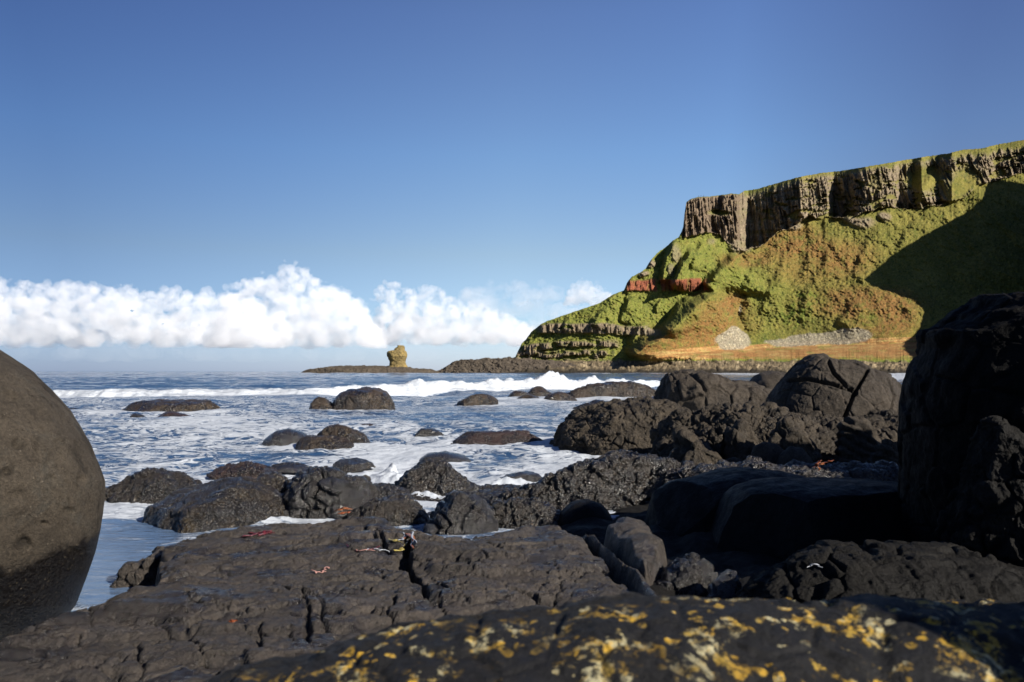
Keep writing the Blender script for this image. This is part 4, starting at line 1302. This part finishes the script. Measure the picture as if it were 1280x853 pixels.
# ---------------------------------------------------------------- rocks out in the water
loaf([(415, 517), (419, 500), (426, 491), (440, 487), (456, 484.5), (470, 485), (482, 490), (490, 499), (493, 517)], 33.3, -.15, 1.5, M_sea, 'big domed brown rock standing in the sea below the breaker', 'rough', 101, e=2.3, amp=.45, chips=3)
loaf([(386, 516), (389, 504), (396, 498), (406, 497), (415, 502), (419, 516)], 32.6, -.15, .6, M_sea, 'small tan rock touching the left side of the domed sea rock', 'rough', 103, amp=.5)
loaf([(143, 519), (152, 511), (165, 504.5), (185, 499), (205, 495.5), (222, 494.2), (240, 496), (256, 500), (268, 502.5), (282, 503), (289, 510)], 31.5, -.15, 1.3, M_sea, 'long low brown rock in the sea, leftmost of the offshore rocks', 'rough', 105, amp=.5, rel=.6)
lows = [
    ([(74, 518), (82, 511.5), (92, 510), (102, 514), (106, 518)], 32, .5, M_dark, 'black rock tip awash beside the huge boulder'),
    ([(112, 523), (122, 516.5), (136, 515.5), (146, 521)], 29.5, .4, M_dark, 'flat black rock awash left of the long low sea rock'),
    ([(158, 527), (164, 519), (172, 515), (182, 519), (186, 526)], 27.3, .4, M_mussel, 'little black rock in front of the long low sea rock'),
    ([(190, 527), (200, 518), (214, 514.5), (226, 517), (240, 521), (250, 525)], 27.3, .5, M_red, 'low reddish rock in front of the right half of the long low sea rock'),
    ([(252, 533), (268, 527), (290, 526), (312, 532)], 24.5, .4, M_dark, 'dark reef barely awash between the two sea rocks'),
    ([(326, 562), (334, 546), (346, 538.5), (362, 536), (378, 540), (392, 552)], 18.3, .55, M_dark, 'smooth wet black rock, left end of the trio awash in mid water'),
    ([(364, 564), (374, 548), (392, 543), (414, 543), (434, 549), (446, 562)], 17.4, .5, M_sea, 'flat brown rock in the middle of the trio awash in mid water'),
    ([(388, 562), (398, 542), (412, 531), (428, 529), (444, 534), (456, 546), (466, 562)], 18.2, .7, M_sea, 'tallest wet rock of the trio awash in mid water'),
    ([(438, 541), (450, 530), (470, 527), (490, 527), (500, 535)], 22.0, .6, M_red, 'long reddish reef awash behind the mid water trio'),
    ([(518, 545), (526, 536), (540, 533), (552, 538), (558, 545)], 20.5, .4, M_dark, 'small dark rock awash right of the reddish reef'),
    ([(556, 552), (572, 542), (596, 539), (622, 540), (650, 539), (672, 540), (690, 548), (698, 556)], 19.0, .5, M_red, 'ledge with water pouring over it left of the wet outcrop'),
    ([(572, 505), (580, 496), (592, 491.5), (606, 492), (618, 496.5), (626, 505)], 40, .9, M_sea, 'lone brown rock in the sea right of the domed rock'),
    ([(634, 497), (640, 489), (650, 487), (662, 490), (668, 496)], 50, .8, M_sea, 'low grey rock at the left of the cluster below the big splash'),
    ([(656, 494), (662, 486), (672, 482.5), (684, 484), (694, 493)], 51.5, .9, M_sea, 'highest rock of the small cluster below the big splash'),
    ([(637, 503), (646, 496), (660, 493.5), (672, 496), (680, 502)], 44, .7, M_sea, 'flat dark rock at the front of the small cluster'),
    ([(676, 503), (684, 493), (696, 490), (712, 491), (724, 500)], 43.5, .8, M_sea, 'dark rock at the right of the small cluster'),
    ([(696, 503), (706, 489), (720, 485), (738, 480.5), (760, 478), (785, 476.5), (805, 477), (820, 482), (832, 494)], 46.5, 1.6, M_sea, 'long flat topped brown rock in front of the breaker'),
    ([(716, 511), (726, 502), (742, 499.5), (756, 501), (764, 508)], 36, .6, M_dark, 'dark low rock in front of the long flat topped rock'),
    ([(770, 513), (784, 500), (806, 496), (832, 497), (856, 500), (876, 512)], 32, 1.0, M_red, 'reddish brown rock behind the wet outcrop'),
    ([(622, 602), (634, 588), (652, 583), (672, 586), (684, 600)], 12.8, .35, M_dark, 'dark boulder under thin foam left of the mussel ridge'),
    ([(520, 572), (534, 562), (556, 559), (580, 564), (590, 572)], 15.5, .4, M_dark, 'smooth black hump with water sliding over it'),
    ([(408, 583), (424, 570), (444, 567), (462, 573), (470, 583)], 14.2, .4, M_mussel, 'black rock in churning foam behind the blocky rock'),
    ([(330, 585), (346, 574), (366, 571), (384, 577), (394, 586)], 14.0, .4, M_dark, 'dark purple rock in churning foam behind the knobbly rock'),
]
for k, (pf, dd, dp, mt, lb) in enumerate(lows):
    if k >= 19:        # nearly drowned
        pf = [(a, b + 5) for a, b in pf]
    loaf(pf, dd, -.15 if dd > 15 else -.1, dp, mt, lb, 'rough' if k not in (5, 20) else 'smooth', 120 + k, e=2.2, amp=.5, name='rock', cat='rock')
# ---------------------------------------------------------------- sea
xs_b = [(-400, 44), (-60, 45), (60, 46.5), (200, 48), (390, 50), (520, 55), (660, 62), (780, 71), (880, 84), (1000, 100), (1300, 130)]
am_b = [(-400, .45), (-60, .5), (80, .52), (250, .52), (390, .55), (430, .75), (560, .85), (660, .95), (690, 1.1), (740, .9), (800, .8), (850, .5), (900, .2), (960, 0), (1300, 0)]
dr = [3.0]
while dr[-1] < 30000:
    y = dr[-1]
    if 8 < y < 20:
        st = .05
    elif 38 < y < 76:
        st = .16
    else:
        st = max(.06, y * (.0062 if y < 200 else .02))
    dr.append(y + st)
dr = np.array(dr)
tx = np.linspace(-.84, .84, 660)
Yw = np.broadcast_to(dr[:, None], (len(dr), len(tx))).copy()
Xw = Yw * tx[None, :]
PXw = CX + F * tx[None, :] + 0 * Yw
PYw = HY + F * H / Yw
Pw = np.stack([Xw, Yw, 0 * Xw], -1)
near = sstep(60, 10, Yw)
Zw = np.zeros_like(Yw)
for (lam, ang, am) in ((19, .1, .16), (11, -.25, .10), (6.3, .35, .06), (3.9, -.5, .035)):
    k = 2 * np.pi / lam
    ph = k * (Yw * math.cos(ang) + Xw * math.sin(ang)) + 2.5 * fbm(Pw / (lam * 2.2) + lam, 2)
    wv = np.sin(ph)
    Zw += am * (wv + .35 * np.cos(2 * ph) * (lam > 5)) * sstep(4, 45, Yw * (lam / 6)) * sstep(3000, 300, Yw)
chop = fbm(Pw / 2.2 + 3, 4, .55)
Zw += (.10 * sstep(14, 60, Yw) + .03 * sstep(7, 14, Yw)) * chop * sstep(2000, 200, Yw)
Zw += .06 * fbm(Pw / np.array([.55, .3, 1]), 3, .55) * sstep(7.2, 9.5, Yw) * sstep(45, 25, Yw)
Zw += .006 * fbm(Pw / np.array([.5, .12, 1]), 2) * sstep(8.5, 6.5, Yw)
for (lam, ang, am) in ((2.4, .2, .045), (1.7, -.3, .03)):
    ph = 2 * np.pi / lam * (Yw * math.cos(ang) + Xw * math.sin(ang)) + 3.0 * fbm(Pw / (lam * 1.6) + lam, 2)
    Zw += am * (1 - np.abs(np.sin(ph * .5)) * 1.6) * sstep(9, 13, Yw) * sstep(46, 30, Yw) * sstep(-.3, .3, fbm(Pw / 4 + lam, 2))
Zw *= np.where(Yw > 300, 1.6, 1)
# the breaker
bl = np.interp(PXw, [p[0] for p in xs_b], [p[1] for p in xs_b])
al = np.interp(PXw, [p[0] for p in am_b], [p[1] for p in am_b])
bn = fbm(np.stack([Xw / 5, Yw * 0, Yw * 0], -1), 4, .6)
tt = Yw - bl - 1.5 * bn
al = al * np.clip(1 + .55 * fbm(np.stack([Xw / 2.1, Yw * 0 + 5, Yw * 0], -1), 4, .6), .2, 2)
pk = np.exp(-((PXw - 522) / 9) ** 2) * .55 + np.exp(-((PXw - 690) / 14) ** 2) * .55 + np.exp(-((PXw - 742) / 7) ** 2) * .4
al = al * (1 + pk)
ridge = np.where(tt < 0, np.exp(-(tt / .75) ** 2), np.exp(-(tt / 3.2) ** 2))
spl = fbm(np.stack([Xw / .7, Yw / .7, Yw * 0], -1), 4, .65)
Zw = Zw * (1 - .7 * ridge) + al * ridge * (1 + .38 * spl)
foam = np.clip(al * 1.5, 0, 1) * np.where(tt < 0, sstep(-1.9, -.7, tt), sstep(5.0, 1.6, tt + 1.5 * bn))
# a second low line of whitewater inside it on the left
b2 = np.interp(PXw, [-300, 60, 250, 400], [40.5, 41, 43, 46])
foam = np.maximum(foam, .5 * np.exp(-((Yw - b2 - 1.2 * bn) / .8) ** 2) * sstep(420, 300, PXw))

# share of foam over the water, as a density for the material
dens = np.zeros_like(Yw)
dens += .36 * sstep(62, 40, Yw) * (Yw < bl + 3)
dens = np.where(Yw < 44, .33, dens)
dens = np.where(Yw < 20, .31, dens)
w1 = .5 * fbm(Pw / np.array([6, 2.2, 1]), 3)
dens = dens + .32 * w1 * (Yw < bl)
dens = np.where(Yw > bl + 4, .02 + .10 * w1, dens)


def pblob(cx, cy, rx, ry):
    return sstep(1.5, .5, np.hypot((PXw - cx) / rx, (PYw - cy) / ry))


for (cx, cy, rx, ry, a) in [(520, 590, 60, 26, .45), (480, 572, 50, 14, .35), (640, 592, 60, 20, .4), (740, 575, 70, 16, .4), (440, 575, 60, 12, .25), (560, 615, 70, 14, .4), (760, 556, 50, 10, .35),
                            (170, 632, 55, 14, .35), (270, 545, 120, 18, .25), (600, 556, 130, 10, .25), (400, 640, 18, 26, .4), (180, 585, 70, 14, .22), (250, 592, 60, 10, .15), (200, 560, 90, 10, .12), (620, 610, 60, 10, .3),
                            (140, 720, 60, 40, -.9), (160, 668, 60, 18, -.55), (150, 655, 30, 8, -.25), (1100, 470, 60, 8, .7), (960, 467, 80, 3, .5), (580, 650, 60, 14, .1), (230, 525, 100, 14, .1),
                            (300, 560, 100, 8, -.2), (570, 528, 90, 6, -.15), (610, 572, 40, 10, -.25), (700, 500, 80, 6, .3)]:
    dens += a * pblob(cx, cy, rx, ry)
for (x0, y0, rx, ry) in FOAM_ROCKS:
    if y0 < 6.5:
        continue
    q = np.hypot((Xw - x0) / (rx + .25), (Yw - y0) / (ry + .35))
    dens += .28 * sstep(1.45, 1.0, q) * (y0 > 9) * sstep(.5, -.1, dens - .5)
    Zw += np.where(y0 > 9, .05, 0) * sstep(1.5, 1.0, q) * (.4 + fbm(Pw / .5 + x0, 2) * (Yw < 40))
for (cx, cy, h, wx, wy, sd) in [(490, 590, .26, .12, .14, 1), (478, 592, .15, .35, .3, 2), (505, 594, .12, .35, .3, 3), (440, 590, .10, .3, .3, 4), (420, 590, .08, .2, .2, 5), (455, 585, .10, .5, .3, 6), (540, 612, .1, .5, .2, 7), (640, 598, .12, .6, .3, 8), (735, 585, .14, .7, .3, 9)]:
    d0 = F * H / (cy - HY)
    x0 = PX(cx, d0)
    q = np.exp(-((Xw - x0) / wx) ** 2 - ((Yw - d0) / wy) ** 2)
    Zw += h * q * (1 + .8 * fbm(Pw / .12 + sd, 3))
    dens += .8 * q ** .5
surf = sstep(350, 372, PXw) * sstep(530, 505, PXw) * sstep(530, 560, Yw) * sstep(640, 600, Yw) + sstep(1000, 960, PXw) * sstep(700, 740, PXw) * sstep(480, 500, Yw) * sstep(600, 560, Yw) * .8
dens = np.maximum(dens, .95 * surf * (.6 + .8 * fbm(Pw / np.array([14, 30, 1]), 3)))
Zw += .8 * surf * np.abs(fbm(Pw / np.array([7, 20, 1]), 3)) * (PXw < 600)
dens = np.clip(dens, 0, 1.15)

wm, t, bs = new_mat('sea water')
co = obj_coords(t)
fo = t.node('ShaderNodeAttribute', attribute_name='Foam').outputs['Fac']
de = t.node('ShaderNodeAttribute', attribute_name='Dens').outputs['Fac']
c1 = t.mapping(co, (.55, .8, 1))
n1 = t.noise(c1, 1.0, 8, .54, 1.5)
n2 = t.noise(t.mapping(co, (.8, 1.6, 1)), 2.6, 6, .52, 1.0)
lace = t.math('ABSOLUTE', t.math('SUBTRACT', t.noise(t.mapping(co, (.9, 1.5, 1)), 1.6, 6, .6, 1.6), .5))
pat = t.math('ADD', t.math('MULTIPLY', n1, .55), t.math('MULTIPLY', n2, .45))
pat = t.ramp(pat, .30, .70, 0, 1, False)
pat = t.math('ADD', t.math('MULTIPLY', pat, .8), t.math('MULTIPLY', t.ramp(lace, .12, .0), .42))
thr = t.math('SUBTRACT', 1.02, de)
m1 = t.ramp(t.math('SUBTRACT', pat, thr), -.16, .26)
brk = t.ramp(t.math('ADD', fo, t.math('MULTIPLY', t.math('SUBTRACT', t.noise(co, 2.2, 6, .65), .5), .9)), .34, .80)
msk = t.math('MAXIMUM', t.math('MULTIPLY', m1, .92), brk)
deep = t.mix(t.ramp(t.noise(co, .25, 4, .6), .35, .7), (.016, .043, .095), (.027, .065, .135))
neary = t.node('ShaderNodeSeparateXYZ', Vector=co).outputs[1]
deep = t.mix(t.ramp(neary, 16, 6), deep, (.085, .135, .225))
colr = t.mix(msk, deep, (.42, .45, .49))
t.put(bs.inputs['Base Color'], colr)
t.put(bs.inputs['Roughness'], t.ramp(msk, 0, 1, .09, .65, False))
bs.inputs['IOR'].default_value = 1.333
rip = t.noise(t.mapping(co, (1.1, 2.8, 1)), 2.4, 6, .6, .5)
rip2 = t.noise(t.mapping(co, (.22, .5, 1)), 1.4, 5, .6)
far = t.node('ShaderNodeSeparateXYZ', Vector=co).outputs[1]
b1 = t.bump(rip, .5, .09)
b2_ = t.bump(rip2, t.ramp(far, 12, 70, .1, 1.0), .9, b1)
b3 = t.bump(t.math('ADD', msk, t.math('MULTIPLY', t.math('MULTIPLY', t.noise(co, 5, 6, .7), msk), .8)), .55, .10, b2_)
t.put(bs.inputs['Normal'], b3)
wo = mesh_from('water', np.stack([Xw, Yw, Zw], -1).astype(np.float32), grid_faces(*Yw.shape), wm, origin=(0, 0, 0))
add_attr(wo, 'Foam', foam.ravel())
add_attr(wo, 'Dens', dens.ravel())
tag(wo, 'blue sea with a white breaker and streaks of foam', None, None, 'structure')

# ---------------------------------------------------------------- torn seaweed and scraps on the slab
def plain(name, c, rough=.45, spec=.5):
    m, t, bs = new_mat(name)
    n = t.noise(obj_coords(t), 40, 4, .6)
    t.put(bs.inputs['Base Color'], t.mix(t.ramp(n, .3, .7), tuple(x * .55 for x in c), c))
    bs.inputs['Roughness'].default_value = rough
    bs.inputs['Specular IOR Level'].default_value = spec
    return m


def weed(parts, label, name='seaweed', cat='seaweed', spot=None, seed=0, origin=None):
    """a heap of curled ribbons; parts: (list of picture points, width m, material, name)"""
    rg = np.random.default_rng(seed)
    root = None
    for pts, w, mt, nm in parts:
        q = np.array([spot(a, b) for a, b in pts])
        n = 26
        tt_ = np.linspace(0, 1, n)
        c = np.stack([np.interp(tt_, np.linspace(0, 1, len(q)), q[:, k]) for k in range(3)], -1)
        c[:, 2] += .004 + .009 * np.abs(np.sin(tt_ * 9 + rg.random() * 6)) + .004 * rg.random(n)
        c[:, :2] += .012 * np.stack([np.sin(tt_ * 14 + rg.random() * 6), np.cos(tt_ * 11 + rg.random() * 6)], -1)
        tg = np.gradient(c, axis=0)
        sd_ = np.cross(tg, [0, 0, 1.0])
        w_ = w * .7
        sd_ /= np.linalg.norm(sd_, axis=1)[:, None] + 1e-6
        ww = w_ * (np.sin(np.pi * (tt_ * .9 + .06)) ** .6) * (.75 + .5 * rg.random(n))
        th = np.linspace(0, 2 * np.pi, 8, endpoint=False)
        ring = sd_[:, None] * (np.cos(th)[None, :, None] * ww[:, None, None]) + np.array([0, 0, 1.0]) * (np.sin(th)[None, :, None] * (.002 + .12 * ww[:, None, None]))
        Vv = c[:, None] + ring
        o = mesh_from(nm if root is None else nm, Vv, grid_faces(n, 8, True), mt, origin=tuple(c[0]) if root is None else tuple(c[0]))
        if root is None:
            root = bpy.data.objects.new(name, None)
            root.location = tuple(c[0])
            root.empty_display_size = .1
            COL.objects.link(root)
            tag(root, label, cat)
        o.parent = root
        o.matrix_parent_inverse = root.matrix_world.inverted()
        o.location = tuple(np.array(c[0]) - np.array(root.location))
    return root


W_red = plain('red weed', (.10, .014, .020), .4)
W_pink = plain('bleached pink weed', (.36, .19, .16), .6)
W_yel = plain('yellow kelp', (.30, .24, .06), .4)
W_org = plain('orange kelp', (.24, .075, .014), .35)
W_pale = plain('pale stalk', (.34, .36, .40), .5)
W_rust = plain('rust weed', (.24, .06, .015), .4)
weed([([(300, 673), (318, 671), (336, 668)], .03, W_red, 'blade'), ([(312, 668), (326, 667), (340, 666)], .025, W_red, 'blade'), ([(324, 672), (334, 667), (343, 668)], .02, W_red, 'blade')], 'dark red scrap of seaweed near the back left of the slab', spot=on_slab, seed=1)
weed([([(434, 683), (446, 687), (460, 689), (476, 688)], .016, W_red, 'blade'), ([(438, 686), (452, 690), (468, 690)], .012, W_pink, 'blade'), ([(456, 689), (470, 688), (486, 686)], .012, W_pale, 'stalk'),
      ([(488, 688), (496, 683), (504, 684)], .035, W_yel, 'blade'), ([(492, 690), (500, 689), (506, 687)], .03, W_yel, 'blade'), ([(504, 687), (512, 686), (518, 685)], .03, W_org, 'blade'),
      ([(500, 682), (503, 675), (506, 669)], .014, W_pale, 'stalk'), ([(506, 683), (514, 680), (519, 681)], .014, W_pale, 'stalk')], 'torn kelp with a red strand, yellow blades and orange tip on the slab', spot=on_slab, seed=2)
weed([([(390, 719), (398, 718), (408, 716)], .010, W_pink, 'blade'), ([(402, 718), (407, 713), (411, 711)], .009, W_pink, 'blade')], 'bleached pink twig of seaweed in the middle of the slab', spot=on_slab, seed=3)
weed([([(288, 780), (291, 779), (294, 780)], .010, W_rust, 'blade')], 'tiny orange scrap of weed on the front left of the slab', spot=on_slab, seed=4)


def at_depth(dd, up=0.0):
    return lambda a, b: (float(PX(a, dd)), dd, float(PZ(b, dd)) + up)


weed([([(1018, 586), (1022, 580), (1026, 577)], .03, W_rust, 'blade'), ([(1028, 582), (1036, 578), (1042, 577)], .03, W_rust, 'blade'), ([(1022, 590), (1024, 583), (1030, 580)], .025, W_org, 'blade')], 'bright orange weed hanging on the shelly rubble below the ribbed block', spot=at_depth(8.55), seed=5)
weed([([(420, 640), (430, 637), (440, 638)], .05, W_org, 'blade'), ([(424, 644), (432, 642), (438, 642)], .04, W_rust, 'blade')], 'orange weed at the foot of the blocky rock behind the slab', spot=at_depth(8.35), seed=6)
weed([([(1010, 712), (1018, 708), (1026, 711)], .006, W_pale, 'blade')], 'curled pale scrap on the low wide dim rock', name='scrap', cat='scrap', spot=at_depth(3.85), seed=7)
